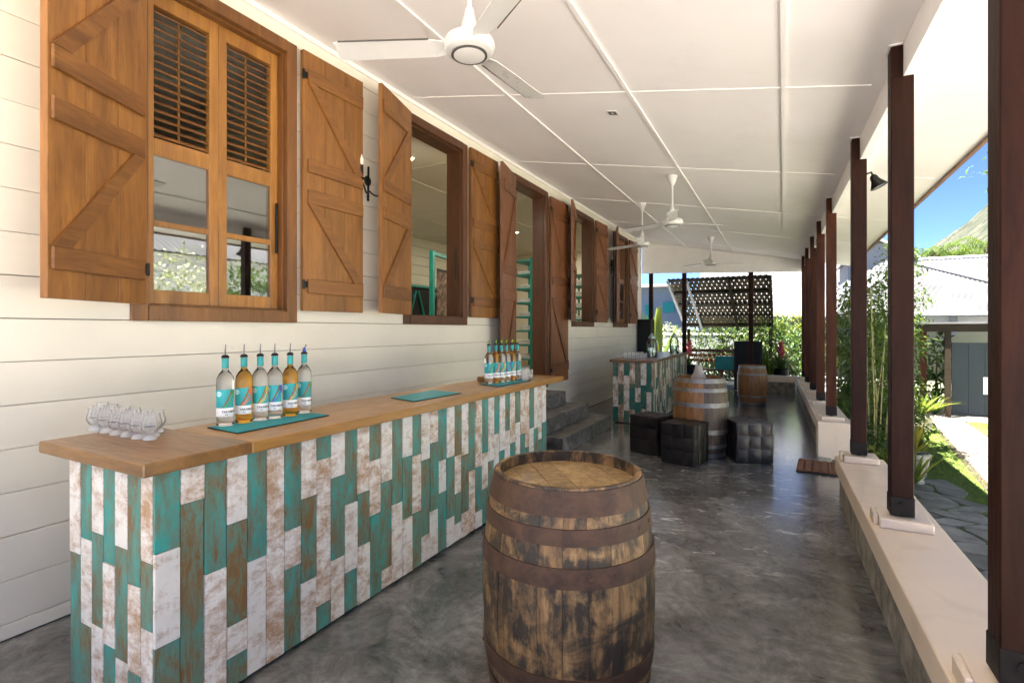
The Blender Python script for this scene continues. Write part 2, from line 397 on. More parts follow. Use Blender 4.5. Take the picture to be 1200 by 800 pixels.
M_leafw = leafmat('pale_blossom_leaves', [(.10,.16,.03), (.45,.45,.28), (.7,.68,.55)], .4)
M_pink = leafmat('pink_bract', [(.35,.02,.07), (.55,.05,.14), (.70,.14,.22)], .3)
M_stem = plain('pale_stem', (.30,.27,.10), .6, 0, .3, 8)
M_bark = plain('bark', (.09,.065,.04), .85, 0, .4, 8, .5)
M_teals = plain('teal_paint', (.012,.21,.17), .45, 0, .2, 6)
M_tealb = plain('bright_teal_plastic', (.005,.28,.27), .4, 0, .1)
M_wallint = board_paint('interior_board_paint', (.70,.66,.52))
M_ceilint = plain('interior_ceiling_paint', (.66,.62,.53), .6, 0, .05, 2)
M_floorint = wood('interior_floor_wood', (.10,.05,.02), (.22,.12,.05), 'Y', 6, .4)
M_navy = plain('dark_blue_gate_paint', (.010,.022,.034), .6, 0, .15, 3)
M_hwall = plain('neighbour_wall_paint', (.40,.41,.28), .8, 0, .06, 2)
M_shedw = plain('shed_wall_paint', (.24,.25,.26), .8, 0, .1, 2)
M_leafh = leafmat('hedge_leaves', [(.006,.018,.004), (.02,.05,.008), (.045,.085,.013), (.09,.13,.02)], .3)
M_white_w = plain('white_wall_paint', (.80,.80,.78), .75, 0, .05, 2)
M_bluew = plain('pale_blue_wall_paint', (.20,.27,.34), .75, 0, .06, 2)
M_roofm = plain('weathered_metal_roof', (.095,.095,.10), .65, .15, .2, 1.2)
M_greym = plain('grey_gutter', (.36,.38,.40), .5, .2)
M_pot = plain('stone_pot', (.45,.42,.36), .8, 0, .3, 12, .5)
M_hill = None
def hillmat():
    m, nt, b = newmat('hill_scrub'); v = coords(nt, (1,1,1), False); n = noise(nt, v, .03, 10, .7); n2 = noise(nt, v, .11, 10, .8)
    c = ramp(nt, n, [(.35, (.030,.036,.020)), (.5, (.052,.054,.034)), (.66, (.085,.080,.056))])
    c = mix(nt, gray(nt, n2, .49, .56), c, (.014,.022,.010)); setc(nt, b, c); b.inputs['Roughness'].default_value = .95; return m
M_hill = hillmat()
M_thatch = wood('woven_bamboo', (.05,.036,.015), (.14,.11,.05), 'X', 12, .8, 0, .5)
M_battend = wood('dark_batten', (.010,.007,.004), (.026,.018,.010), 'X', 12, .6, spec=.2)
M_mat = wood('door_mat_fibre', (.10,.035,.015), (.20,.08,.035), 'X', 20, .9, 0, .2, bmp=.6)
M_cloth = plain('folded_cloth', (.60,.60,.58), .9, 0, .2, 8, .3, .3)
M_candle = plain('candle_sleeve', (.75,.72,.62), .5)
def emit(name, c, s):
    m, nt, b = newmat(name); b.inputs['Emission Color'].default_value = (*c, 1); b.inputs['Emission Strength'].default_value = s; return m
M_lamp = emit('lit_downlight', (1,.86,.62), 8)

# ------------------------------------------------------------------ setting: floor, ground
WX = -3.2                       # outer face of the house wall boards
GZ = -0.6                       # garden level
Y0, Y1 = -2.1, 13.25
def kx(Y): return .557 - .0184 * (Y - 3.41)     # line of the posts
def zc(X): return 3.68 - .19 * (X - WX)         # underside of the sloping veranda ceiling
fl = MB(); fl.prism([(WX-.2, Y0), (kx(Y0)-.02, Y0), (kx(Y1)-.02, Y1), (WX-.2, Y1)], -.12, 0)
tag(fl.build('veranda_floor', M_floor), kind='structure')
fb = MB(); fb.prism([(WX-.2, Y0+.02), (kx(Y0)+.14, Y0+.02), (kx(Y1)+.14, Y1-.02), (WX-.2, Y1-.02)], GZ-.05, -.12)
tag(fb.build('veranda_base', M_rough), kind='structure')
g = MB(); g.add([(-900,-900,GZ-.02),(900,-900,GZ-.02),(900,900,GZ-.02),(-900,900,GZ-.02)], [(0,1,2,3)])
tag(g.build('ground', M_soil), kind='structure')

# ------------------------------------------------------------------ veranda ceiling and roof
ceil = struct('veranda_ceiling')
EX = 1.28
def czpt(X, Y, d=0): return (X, Y, zc(X) + d)
c = MB(); c.add([czpt(WX-.3,Y0), czpt(EX,Y0), czpt(EX,Y1), czpt(WX-.3,Y1), czpt(WX-.3,Y0,.03), czpt(EX,Y0,.03), czpt(EX,Y1,.03), czpt(WX-.3,Y1,.03)],
      [(0,1,2,3),(4,7,6,5),(0,4,5,1),(1,5,6,2),(2,6,7,3),(3,7,4,0)])
c.build('ceiling_sheet', M_ceil, ceil)
def slab_along(X0, X1, Ya, Yb, d0, d1):
    return MB().add([czpt(X0,Ya,d0), czpt(X1,Ya,d0), czpt(X1,Yb,d0), czpt(X0,Yb,d0), czpt(X0,Ya,d1), czpt(X1,Ya,d1), czpt(X1,Yb,d1), czpt(X0,Yb,d1)],
                    [(0,3,2,1),(4,5,6,7),(0,1,5,4),(1,2,6,5),(2,3,7,6),(3,0,4,7)])
for X in (-2.1, -1.05, 0.0): slab_along(X-.014, X+.014, Y0, Y1-.02, -.012, -.0005).build('batten', M_ceilb, ceil)
xs = [WX+.03, -2.1, -1.05, 0.0]
for Yc in (-.29, 1.8, 3.89, 5.98, 8.07, 10.16, 12.25):
    for i in range(4):
        xa = xs[i] + .014; xb = (xs[i+1] - .014) if i < 3 else kx(Yc) - .06
        slab_along(xa, xb, Yc-.010, Yc+.010, -.006, -.0005).build('batten', M_ceilb, ceil)
    slab_along(kx(Yc)+.07, EX-.05, Yc-.008, Yc+.008, -.004, -.0005).build('batten', M_ceilb, ceil)
slab_along(WX+.001, WX+.03, Y0, Y1-.02, -.035, -.0005).build('cornice', M_ceilb, ceil)
# eave fascia and roof sheet above
slab_along(EX+.001, EX+.025, Y0, Y1, -.02, .10).build('fascia', plain('fascia_brown', (.23,.13,.09), .6), ceil)
slab_along(EX+.026, EX+.06, Y0, Y1, .03, .10).build('gutter_edge', M_ceilb, ceil)
slab_along(WX-.3, EX+.05, Y0-.02, Y1+.02, .11, .14).build('roof_sheet', M_roofm, ceil)
# roof over the house itself (keeps the sky out of the room)
MB().box(-9.6, WX-.31, Y0-.02, Y1+.02, 3.9, 4.0).build('house_roof_deck', M_roofm, ceil)
# eave beam carried by the posts
bm_ = MB()
for (Ya, Yb) in ((Y0, Y1),):
    a0, a1 = kx(Ya), kx(Yb)
    zt = lambda X: zc(X) - .002
    bm_.add([(a0+.004,Ya,2.79),(a0+.062,Ya,2.79),(a1+.062,Yb,2.79),(a1+.004,Yb,2.79),
             (a0+.004,Ya,zt(a0+.004)),(a0+.062,Ya,zt(a0+.062)),(a1+.062,Yb,zt(a1+.062)),(a1+.004,Yb,zt(a1+.004))],
            [(0,3,2,1),(4,5,6,7),(0,1,5,4),(1,2,6,5),(2,3,7,6),(3,0,4,7)])
bm_.build('eave_beam', M_ceilb, ceil)
bm2 = MB(); bm2.add([(WX,Y1-.10,2.89),(kx(Y1),Y1-.10,2.75),(kx(Y1),Y1-.02,2.75),(WX,Y1-.02,2.89),
                     (WX,Y1-.10,zc(WX)-.002),(kx(Y1),Y1-.10,zc(kx(Y1))-.002),(kx(Y1),Y1-.02,zc(kx(Y1))-.002),(WX,Y1-.02,zc(WX)-.002)],
                    [(0,3,2,1),(4,5,6,7),(0,1,5,4),(1,2,6,5),(2,3,7,6),(3,0,4,7)])
bm2.build('end_beam', M_ceilb, ceil)

# ------------------------------------------------------------------ house wall with boards and openings
WZ0, WZ1 = 1.5, 3.545
OPEN = [(1.515,2.604,WZ0,WZ1), (3.818,4.915,WZ0,WZ1), (5.99,7.182,.57,WZ1), (8.20,9.34,WZ0,WZ1), (10.62,11.74,WZ0,WZ1)]
wall = thing('house_wall', 'cream painted house wall of horizontal boards under the veranda ceiling', 'wall', (WX, Y0, 0))
WYE = 12.95
P = .2037
def seg_free(z0, z1):
    cuts = [(a+.035, b-.035) for a, b, c0, c1 in OPEN if z1 > c0+.04 and z0 < c1-.04]
    out = []; y = Y0
    for a, b in sorted(cuts): out.append((y, a)); y = b
    out.append((y, WYE)); return out
rows = [(.004, .075)] + [(.075 + i*P, .075 + (i+1)*P) for i in range(18)]
for ri, (z0, z1) in enumerate(rows):
    z1 = min(z1, 3.665)
    if z1 - z0 < .02: continue
    for (ya, yb) in seg_free(z0, z1):
        parts = [(ya, yb)]
        if yb - ya > 9:
            k = random.uniform(8.2, 11.5); parts = [(ya, k), (k, yb)]
        for (a, b) in parts:
            dx = random.uniform(-.0015, .0015); gp = random.uniform(.0012, .0034)
            MB().box(-.024, dx, a-Y0+.001, b-Y0-.001, z0+gp, z1-.0008, c=.0025).build('board', M_board, wall)
def wallbox(x0, x1, name, m):
    ys = sorted(set([Y0, WYE] + [v for o in OPEN for v in (o[0]+.05, o[1]-.05)]))
    for i in range(len(ys)-1):
        ya, yb = ys[i], ys[i+1]; op = [o for o in OPEN if abs(o[0]+.05-ya) < 1e-6 and abs(o[1]-.05-yb) < 1e-6]
        b = MB()
        if not op: b.box(x0, x1, ya-Y0, yb-Y0, -.05, 3.72)
        else:
            b.box(x0, x1, ya-Y0, yb-Y0, op[0][3]-.05, 3.72)
            if op[0][2]+.05 > .1: b.box(x0, x1, ya-Y0, yb-Y0, -.05, op[0][2]+(.05 if op[0][2] > 1 else -.01))
        b.build(name, m, wall)
wallbox(-.09, -.026, 'wall_backing', plain('wall_backing_dark', (.09,.06,.035), .9))
wallbox(-.16, -.091, 'inner_lining', M_wallint)
MB().box(-.17, .012, WYE-Y0+.001, WYE-Y0+.09, .004, 3.66, c=.004).build('corner_board', M_board, wall)

# room behind the wall
RX = -7.4; RZ = .57
rm = struct('room_shell', (0,0,0))
MB().box(RX, WX-.161, Y0, WYE, RZ-.05, RZ).build('room_floor', M_floorint, rm)
MB().box(RX, WX-.161, Y0, WYE, 3.55, 3.6).build('room_ceiling', M_ceilint, rm)
for Yc in (3.2, 5.3, 7.4, 9.5): MB().box(RX+.02, WX-.17, Yc-.015, Yc+.015, 3.538, 3.549).build('batten', M_ceilint, rm)
for Xc in (-4.6, -6.0): MB().box(Xc-.015, Xc+.015, Y0+.1, WYE-.1, 3.537, 3.5495).build('batten', M_ceilint, rm)
MB().box(RX-.1, RX, Y0, WYE, 0, 3.6).build('back_wall', M_dark, rm)
for i in range(14): MB().box(RX+.001, RX+.022, Y0, WYE, RZ+.004+i*.213, RZ+.210+i*.213, c=.004).build('board', M_wallint, rm)
MB().box(RX, WX-.161, 3.2, 3.3, RZ, 3.55).build('light_blocker_wall', M_wallint, rm)  # unseen wall added to keep the space behind the first window dark
MB().box(RX, WX-.161, Y0-.1, Y0, 0, 3.6).build('end_wall', M_wallint, rm)
MB().box(RX, WX-.161, WYE, WYE+.1, 0, 3.6).build('end_wall', M_wallint, rm)
for i, (x, y) in enumerate(((-4.05, 4.95), (-5.0, 7.3), (-5.1, 9.8), (-5.0, 11.6))):
    lab = ['lit round ceiling downlight inside the room beyond the open window', 'lit round ceiling downlight inside beyond the doorway', 'lit ceiling downlight inside past the doorway shelf',
           'lit ceiling downlight inside beyond the louvred window', 'lit ceiling downlight inside the room midway along'][i]
    t = thing('downlight', lab, 'downlight', (x, y, 3.549), group='downlights in the room')
    MB().lathe([(.055,-.012),(.07,-.012),(.07,-.001),(.055,-.001)], 20, cap0=False, cap1=False).build('trim_ring', M_whitepl, t)
    MB().lathe([(.054,-.008),(.054,-.002)], 20).build('lens', M_lamp, t)
    L = bpy.data.lights.new('downlight_bulb', 'AREA'); L.shape = 'DISK'; L.size = .12; L.energy = 3.4; L.color = (1,.90,.72)
    lo = bpy.data.objects.new('bulb', L); col.objects.link(lo); lo.parent = t; lo.location = (0,0,-.02)

# ------------------------------------------------------------------ windows, shutters, doorway
def shutter(parent, hinge, side, ang, w, z0, z1, mats, hz):
    """side=-1: leaf on the -Y side of the opening, +1: on the +Y side.  leaf local: y from 0..w away from opening, x = outward"""
    mv, mh = mats
    sh = bpy.data.objects.new('shutter', None); col.objects.link(sh); sh.parent = parent
    sh.location = hinge
    sh.rotation_euler = (0, 0, ang if side < 0 else -ang)
    s_ = side; hgt = z1 - z0
    def yb(a, b): return (min(s_*a, s_*b), max(s_*a, s_*b))
    n = 3
    for i in range(n):
        a, b = yb(w*i/n + .0012, w*(i+1)/n - .0012)
        MB().box(-.018, .018, a, b, z0, z1, c=.002).build('plank', mv, sh)
    def batten(zb, hh):
        a, b = yb(.035, w - .012); MB().box(.0182, .036, a, b, zb, zb+hh, c=.004).build('batten', mh, sh)
    bh = .105 if hgt < 2.4 else .12
    zs = hz(z0, z1)
    for (zlo, zhi) in zs:
        batten(zlo, bh); batten(zhi - bh, bh)
        # brace between the battens: rises away from / towards the hinge as in the photo
        ya, yb_ = s_*(.06), s_*(w-.055)
        p0 = Vector((0, yb_ , zlo+bh)); p1 = Vector((0, ya, zhi-bh))
        hw = .052
        prof = [(p0.y-hw*1.0, p0.z+.0), (p0.y+hw*1.0, p0.z+.0), (p1.y+hw*1.0, p1.z), (p1.y-hw*1.0, p1.z)]
        lim = sorted((s_*.035, s_*(w-.012)))
        prof = [(min(max(y, lim[0]), lim[1]), z) for y, z in prof]
        m_ = MB(); vs = [(.0182, y, z) for y, z in prof] + [(.037, y, z) for y, z in prof]
        m_.add(vs, [(0,3,2,1),(4,5,6,7),(0,1,5,4),(1,2,6,5),(2,3,7,6),(3,0,4,7)]); m_.build('brace', mh, sh)
    for zz in (z0 + .16, z1 - .22):
        h_ = MB(); h_.lathe([(.011, zz), (.011, zz+.07)], 10, 0.02, 0); a, b = yb(0, .045); h_.box(.0185, .024, a, b, zz+.012, zz+.058)
        h_.build('hinge', M_iron, sh)
    return sh
def zpair(z0, z1):
    hgt = z1 - z0
    return [(z0+.13, z0+.13+.40*hgt), (z1-.13-.40*hgt, z1-.13)]
def zpair_door(z0, z1):
    hgt = z1 - z0
    return [(z0+.17, z0+.17+.40*hgt), (z1-.20-.40*hgt, z1-.20)]
def opening(o, name, label, cat, mats, la, ra, sash=None, mt=None, frame=None, group=None, lw=None):
    ya, yb, z0, z1 = o; t = thing(name, label, cat, (WX, ya, z0 if z0 > 1 else .57), 0, group)
    W_ = yb - ya; zz = t.location.z; hgt = z1 - zz; tr = .085; fm = frame or M_frame; door = z0 < 1
    # proud casing + deep jamb lining
    for nm, (a, b, c0, c1) in {'casing': (0, tr, 0, hgt), 'casing_': (W_-tr, W_, 0, hgt)}.items():
        MB().box(-.02, .022, a, b, c0, c1, c=.003).build('casing', fm, t)
    MB().box(-.02, .026, tr, W_-tr, hgt-tr, hgt, c=.003).build('head_casing', fm, t)
    if not door: MB().box(-.02, .030, tr, W_-tr, 0, tr, c=.003).build('sill', fm, t)
    for a, b in ((tr-.018, tr+.012), (W_-tr-.012, W_-tr+.018)):
        MB().box(-.20, -.0205, a, b, .02 if not door else 0, hgt-.02, c=.002).build('jamb', fm, t)
    MB().box(-.20, -.0205, tr+.013, W_-tr-.013, hgt-tr-.012, hgt-tr+.018).build('head_jamb', fm, t)
    MB().box(-.20, -.0205, tr+.013, W_-tr-.013, (tr-.018) if not door else -.03, (tr+.012) if not door else .012).build('sill_board', fm, t)
    zs0, zs1 = (.09, hgt - .02) if not door else (.06, hgt - .06)
    lw = lw or W_/2 + .05
    shutter(t, (.045, .05, 0), -1, la, lw, zs0, zs1, mats, zpair_door if door else zpair)
    shutter(t, (.045, W_+.02, 0), 1, ra, lw, zs0, zs1, mats, zpair_door if door else zpair)
    return t, W_, hgt, tr
def sash(t, y0, y1, z0, z1, xo, louvre_frac=.47, glassy_=True, mt=None):
    """closed casement leaf: louvres above, two panes below"""
    mt = mt or M_sash
    s_ = bpy.data.objects.new('sash', None); col.objects.link(s_); s_.parent = t; s_.location = (xo, y0, z0)
    w, h = y1-y0, z1-z0; st = .058
    MB().box(-.02, .02, 0, st, 0, h, c=.003).build('stile', mt, s_); MB().box(-.02, .02, w-st, w, 0, h, c=.003).build('stile', mt, s_)
    lz = h*(1-louvre_frac)
    for a, b in ((0, .085), (lz-.10, lz+.0), (h-.09, h), (lz*.47, lz*.47+.035)):
        MB().box(-.019, .019, st, w-st, a, b, c=.003).build('rail', mt, s_)
    n = 16; hh = (h - .09 - lz)
    sl = MB(); M_ = Matrix.Rotation(radians(38), 4, 'Y'); sl.box(-.021, .021, 0, w-2*st, -.0032, .0032, M_, c=.001); me = sl.mesh('slat', M_slat)
    for i in range(n): place('slat', me, s_, (0, st, lz + hh*(i+.5)/n))
    MB().box(-.033, -.024, w*.5-.006, w*.5+.006, lz+.02, h-.11).build('tilt_rod', M_sash, s_)
    for a, b in ((.085, lz*.47), (lz*.47+.035, lz-.10)):
        MB().box(-.002, .002, st-.004, w-st+.004, a-.004, b+.004).build('pane', M_glass, s_)
    return s_
warm, red = (M_shut, M_shuth), (M_shut2, M_shut2h)
t1, W1, h1, tr = opening(OPEN[0], 'shuttered_window', 'closed wooden casement window with louvres over glass panes, behind the glasses and first bottles', 'window', warm, radians(26), radians(1.5), group='shuttered windows along the wall')
yy0, yy1 = tr+.014, W1-tr-.014; mid = (yy0+yy1)/2
sash(t1, yy0, mid-.001, tr+.014, h1-tr-.014, -.085); sash(t1, mid+.001, yy1, tr+.014, h1-tr-.014, -.085)
MB().box(-.20, -.18, yy0, yy1, tr+.014, h1-tr-.014).add([], []) 
t2, W2, h2, _ = opening(OPEN[1], 'shuttered_window', 'open unglazed window showing a teal stand inside, beside the doorway', 'window', warm, radians(15), radians(1.0), frame=M_framed, group='shuttered windows along the wall')
t3, W3, h3, _ = opening(OPEN[2], 'shuttered_doorway', 'tall open doorway with full length wooden shutters at the top of the steps', 'door', red, radians(13), radians(2), frame=M_framed, group=None)
t4, W4, h4, _ = opening(OPEN[3], 'shuttered_window', 'open narrow-looking window between the doorway and the louvred far window', 'window', red, radians(17), radians(2), frame=M_framed, group='shuttered windows along the wall')
t5, W5, h5, _ = opening(OPEN[4], 'shuttered_window', 'louvred window nearest the far end of the cream wall', 'window', red, radians(20), radians(2), frame=M_framed, group='shuttered windows along the wall')
s5 = sash(t5, tr+.014, W5/2-.001, tr+.014, h5-tr-.014, -.05, mt=M_frame); sash(t5, W5/2+.001, W5-tr-.014, tr+.014, h5-tr-.014, -.05, mt=M_frame)
for t, Wd in ((t1, W1), (t2, W2)):
    hb = MB(); y = Wd-tr-.03; hb.tube([(-.05, y, .52), (-.045, y-.01, .52)], .006); hb.tube([(-.045, y-.012, .50), (-.045, y-.012, .86)], .008); hb.tube([(-.05, y, .84), (-.045, y-.01, .84)], .006)
    hb.build('bolt_handle', M_iron, t)
# ------------------------------------------------------------------ wall sconces
def sconce(y, z, label):
    t = thing('wall_sconce', label, 'wall lamp', (WX, y, z), 0, 'candle sconces on the wall'); t.scale = (1.25,1.25,1.35)
    MB().lathe([(.0,0),(.03,.0),(.034,.006),(.026,.014),(.0,.018)], 16, M=Matrix.Rotation(pi/2, 4, 'Y')).build('back_plate', M_iron, t)
    MB().tube([(.01,0,-.10),(.014,0,.09)], .007).build('back_bar', M_iron, t)
    for s_ in (-1, 1):
        pts = [(.012, 0, -.06)] + [(.012+.05*sin(a*pi/2), s_*.115*a, -.06-.05*sin(a*pi)+.04*a) for a in [i/8 for i in range(1, 9)]]
        arm = MB(); arm.tube(pts, .0055); e = pts[-1]; arm.lathe([(.008, -.012), (.026, .0), (.026, .004), (.006, .004)], 14, M=Matrix.Translation(e)); arm.build('arm', M_iron, t)
        c_ = MB(); c_.lathe([(.012, .004), (.012, .085)], 12, M=Matrix.Translation(e)); c_.build('candle_sleeve', M_iron, t)
        c_ = MB(); c_.lathe([(.007,.085),(.014,.10),(.015,.115),(.007,.14),(.001,.155)], 12, M=Matrix.Translation(e)); c_.build('bulb', M_candle, t, smooth=True)
    MB().lathe([(.0,-.135),(.010,-.125),(.006,-.11),(.012,-.10)], 10, .01, 0).build('finial', M_iron, t)
sconce(3.345, 2.74, 'black iron two-arm candle sconce between the first two windows')
sconce(10.46, 2.80, 'small dark candle sconce beside the louvred far window')

# ------------------------------------------------------------------ doorsteps
st_ = thing('door_steps', 'grey cement steps rising to the open doorway', 'steps', (WX, 5.5, 0))
for i, (x1_, ya, yb) in enumerate(((.95, 0, 1.89), (.70, .06, 1.58), (.44, .12, 1.36))):
    z0 = .19*i; zt = .19*(i+1) - .001
    MB().box(.002, x1_, ya, yb, z0 + (.0015 if i else -.05), zt, c=.008).build('step', M_step, st_)

# ------------------------------------------------------------------ ceiling fans and ceiling spot
def make_fan(label, X, Y, hubz, a0):
    top = zc(X); t = thing('ceiling_fan', label, 'ceiling fan', (X, Y, top), 0, 'white ceiling fans'); d = hubz - top
    MB().lathe([(.0,-.12),(.022,-.12),(.035,-.09),(.062,-.02),(.066,.012),(.0,.012)], 20).build('canopy', M_whitepl, t, smooth=True)
    MB().lathe([(.011,-.11),(.011,d+.13)], 10).build('down_rod', M_whitepl, t)
    MB().lathe([(.0,d+.19),(.02,d+.19),(.045,d+.08),(.055,d+.055),(.0,d+.05)], 20).build('rod_cup', M_whitepl, t, smooth=True)
    MB().lathe([(.0,d+.055),(.075,d+.055),(.118,d+.035),(.128,d+.008),(.115,d-.022),(.085,d-.034),(.0,d-.034)], 32).build('motor_housing', M_whitepl, t, smooth=True)
    MB().lathe([(.080,d-.0345),(.088,d-.0345),(.088,d-.041),(.080,d-.041)], 32).build('trim_ring', M_ring, t)
    MB().lathe([(.0,d-.046),(.05,d-.046),(.076,d-.042),(.079,d-.033),(.0,d-.033)], 32).build('hub_cap', M_whitepl, t, smooth=True)
    for k in range(3):
        a = a0 + k*2*pi/3
        b = MB(); n = 8
        pr = [(.10,.030),(.17,.052),(.30,.058),(.50,.062),(.63,.063),(.66,.05)]
        up = []; 
        for r, w in pr: up += [(r, w, .012), (r, -w, -.012)]
        vs = [(x, y, z+d+.004) for x, y, z in up] + [(x, y, z+d-.001) for x, y, z in up]; m2 = len(up)
        fs = []
        for i in range(len(pr)-1):
            i2 = 2*i; fs.append((i2, i2+1, i2+3, i2+2)); fs.append((m2+i2, m2+i2+2, m2+i2+3, m2+i2+1))
            fs.append((i2, i2+2, m2+i2+2, m2+i2)); fs.append((i2+1, m2+i2+1, m2+i2+3, i2+3))
        e = 2*(len(pr)-1); fs.append((e, e+1, m2+e+1, m2+e)); fs.append((0, m2, m2+1, 1))
        b.add(vs, fs)
        bl = b.build('blade', M_whitepl, t, rot=(0,0,a))
        rim = MB(); rim.box(.19, .635, .0608, .0635, d+.009, d+.0165); rim.build('edge_strip', M_ring, bl)
    return t
make_fan('white three-blade ceiling fan hanging over the first bar counter', -1.36, 2.12, 2.83, radians(85))
make_fan('white three-blade ceiling fan hanging above the door steps', -1.18, 6.34, 2.73, radians(-79))
make_fan('white ceiling fan hanging close to the wall by the louvred window', -1.97, 8.1, 2.79, radians(40))
make_fan('white ceiling fan hanging above the far barrel', -1.29, 11.0, 2.78, radians(28))
sp = thing('ceiling_spotlight', 'small square recessed spotlight in the white ceiling', 'spotlight', (-1.55, 4.35, zc(-1.55)), 0)
p_ = None
for dz in [0]:
    r = ray(718, 132); tt = (3.68 - H + .19*WX) / (r[2] + .19*r[0]); p_ = Vector((r[0]*tt, r[1]*tt, H + r[2]*tt))
sp.location = p_; sp.rotation_euler = (0, math.atan(.19), 0)
MB().box(-.045,.045,-.045,.045,-.006,-.0006).build('bezel', M_whitepl, sp); MB().box(-.034,.034,-.034,.034,-.008,-.0062).build('lamp_face', M_ring, sp); MB().lathe([(.015,-.0095),(.015,-.0081)], 14).build('bulb', M_whitepl, sp)

# ------------------------------------------------------------------ kerb walls, posts
def kerb(name, label, Ya, Yb, plinths, pier=None):
    t = thing(name, label, 'low wall', (kx(Ya), Ya, 0), 0, 'low walls under the posts')
    def sl(xa, xb, z0, z1, ya, yb, c=0):
        b = MB(); vs = []
        for z in (z0, z1):
            for (yy, dx) in ((ya, xa), (ya, xb), (yb, xb), (yb, xa)): vs.append((kx(yy)-kx(Ya)+dx, yy-Ya, z))
        b.add(vs, [(0,3,2,1),(4,5,6,7),(0,1,5,4),(1,2,6,5),(2,3,7,6),(3,0,4,7)]); return b
    sl(-.115, .15, -.02, .272, Ya+.03, Yb-.03).build('rough_base', M_rough, t)
    k_ = sl(-.145, .19, .272, .40, Ya, Yb).build('cap', M_kerb, t)
    bv = k_.modifiers.new('bevel', 'BEVEL'); bv.width = .008; bv.segments = 2
    for y in plinths:
        b = MB().box(-.105, .125, -.10, .11, .4005, .452, c=.006); b.build('plinth', M_kerb, t, (kx(y)-kx(Ya), y-Ya, 0))
        MB().box(-.128, -.107, -.06, .07, .4005, .46, c=.004).build('plinth_edge', M_kerb, t, (kx(y)-kx(Ya), y-Ya, 0))
    if pier:
        b = MB().box(-.15, .20, 0, .32, -.02, .404, c=.008); b.build('end_pier', M_kerb, t, (0, -.003, 0))
    return t
PY = [1.95, 3.41, 4.90, 6.99, 8.43, 9.80, 11.18, 12.40]
kerb('low_wall', 'cream capped low wall carrying the three tall posts beside the slate paving', Y0, 5.06, PY[:3])
kerb('low_wall', 'cream low wall beyond the door mat carrying the row of far posts', 6.80, Y1, PY[3:], True)
ek = thing('low_wall', 'short cream low wall closing the far end of the veranda', 'low wall', (-.38, 13.08, 0), 0, 'low walls under the posts')
MB().box(0, .62, 0, .14, -.02, .26).build('rough_base', M_rough, ek); MB().box(-.01, .625, -.03, .17, .26, .40, c=.006).build('cap', M_kerb, ek)
pl_ = ['dark timber post at the front end of the low wall', 'dark timber post standing on a square plinth next to the floodlit post', 'dark timber post carrying a small black floodlight',
       'reddish timber post on the pier beside the door mat', 'timber post next after the pier post beyond the mat', 'third timber post after the door mat gap', 'fourth timber post after the door mat gap', 'last timber post of the row by the end wall']
for i, y in enumerate(PY):
    t = thing('veranda_post', pl_[i], 'post', (kx(y), y, .453), 0, 'veranda posts along the low wall'); m = M_post if i < 3 else M_postr
    w = .05
    b = MB(); b.box(-w, w, -w, w, .012, 2.79-.453-.001, c=.004); b.build('shaft', m, t)
    b = MB(); b.box(-w, .003, -w, w, 2.79-.453-.0005, zc(kx(y)-w)-.453-.02, c=.002); b.build('post_head', m, t)
    b = MB(); b.box(-w-.003, w+.003, -w-.003, w+.003, .010, .11, c=.003); b.lathe([(.02,.0),(.02,.0105)], 10)
    b.lathe([(.016,-.002),(.016,.004)], 8, M=Matrix.Translation((0,-w-.004,.07)) @ Matrix.Rotation(pi/2,4,'X')); b.build('iron_shoe', M_shoe, t)
    b = MB(); b.box(-w-.012, .0, -w-.012, w+.012, zc(kx(y)-w)-.453-.0195, zc(kx(y)-w)-.453-.0115+.0); b.build('head_plate', M_ceilb, t)
# far end posts under the end beam
for i, (x, lab) in enumerate(((763, 'dark post at the far end of the veranda nearest the house corner'), (802, 'dark post at the far end in front of the woven awning edge'), (880, 'dark post at the far end behind the far barrel'))):
    p = onY(x, 400, Y1-.06); X = p.x; t = thing('end_post', lab, 'post', (X, Y1-.06, 0), 0, 'dark posts at the far end')
    zt = 2.89 - .14*(X-WX)/(kx(Y1)-WX) 
    MB().box(-.05,.05,-.035,.035,.0,zt-.006,c=.004).build('shaft', M_post, t); MB().box(-.058,.058,-.034,.044,.001,.08).build('iron_shoe', M_iron, t)
# floodlight on third post
t = thing('floodlight', 'small black floodlight bracketed to a dark timber post', 'lamp', (kx(4.9)+.052, 4.9, 2.62))
MB().tube([(0,0,.06),(.03,0,.07),(.05,0,.03)], .008).build('bracket', M_iron, t)
MB().lathe([(.016,.05),(.026,.035),(.032,0),(.062,-.055),(.058,-.058),(.0,-.03)], 18, M=Matrix.Translation((.06,0,.0)) @ Matrix.Rotation(radians(-25),4,'Y')).build('lamp_shade', M_iron, t)
MB().lathe([(.0,-.052),(.052,-.052),(.052,-.046),(.0,-.046)], 18, M=Matrix.Translation((.06,0,.0)) @ Matrix.Rotation(radians(-25),4,'Y')).build('lens', M_tglass, t)

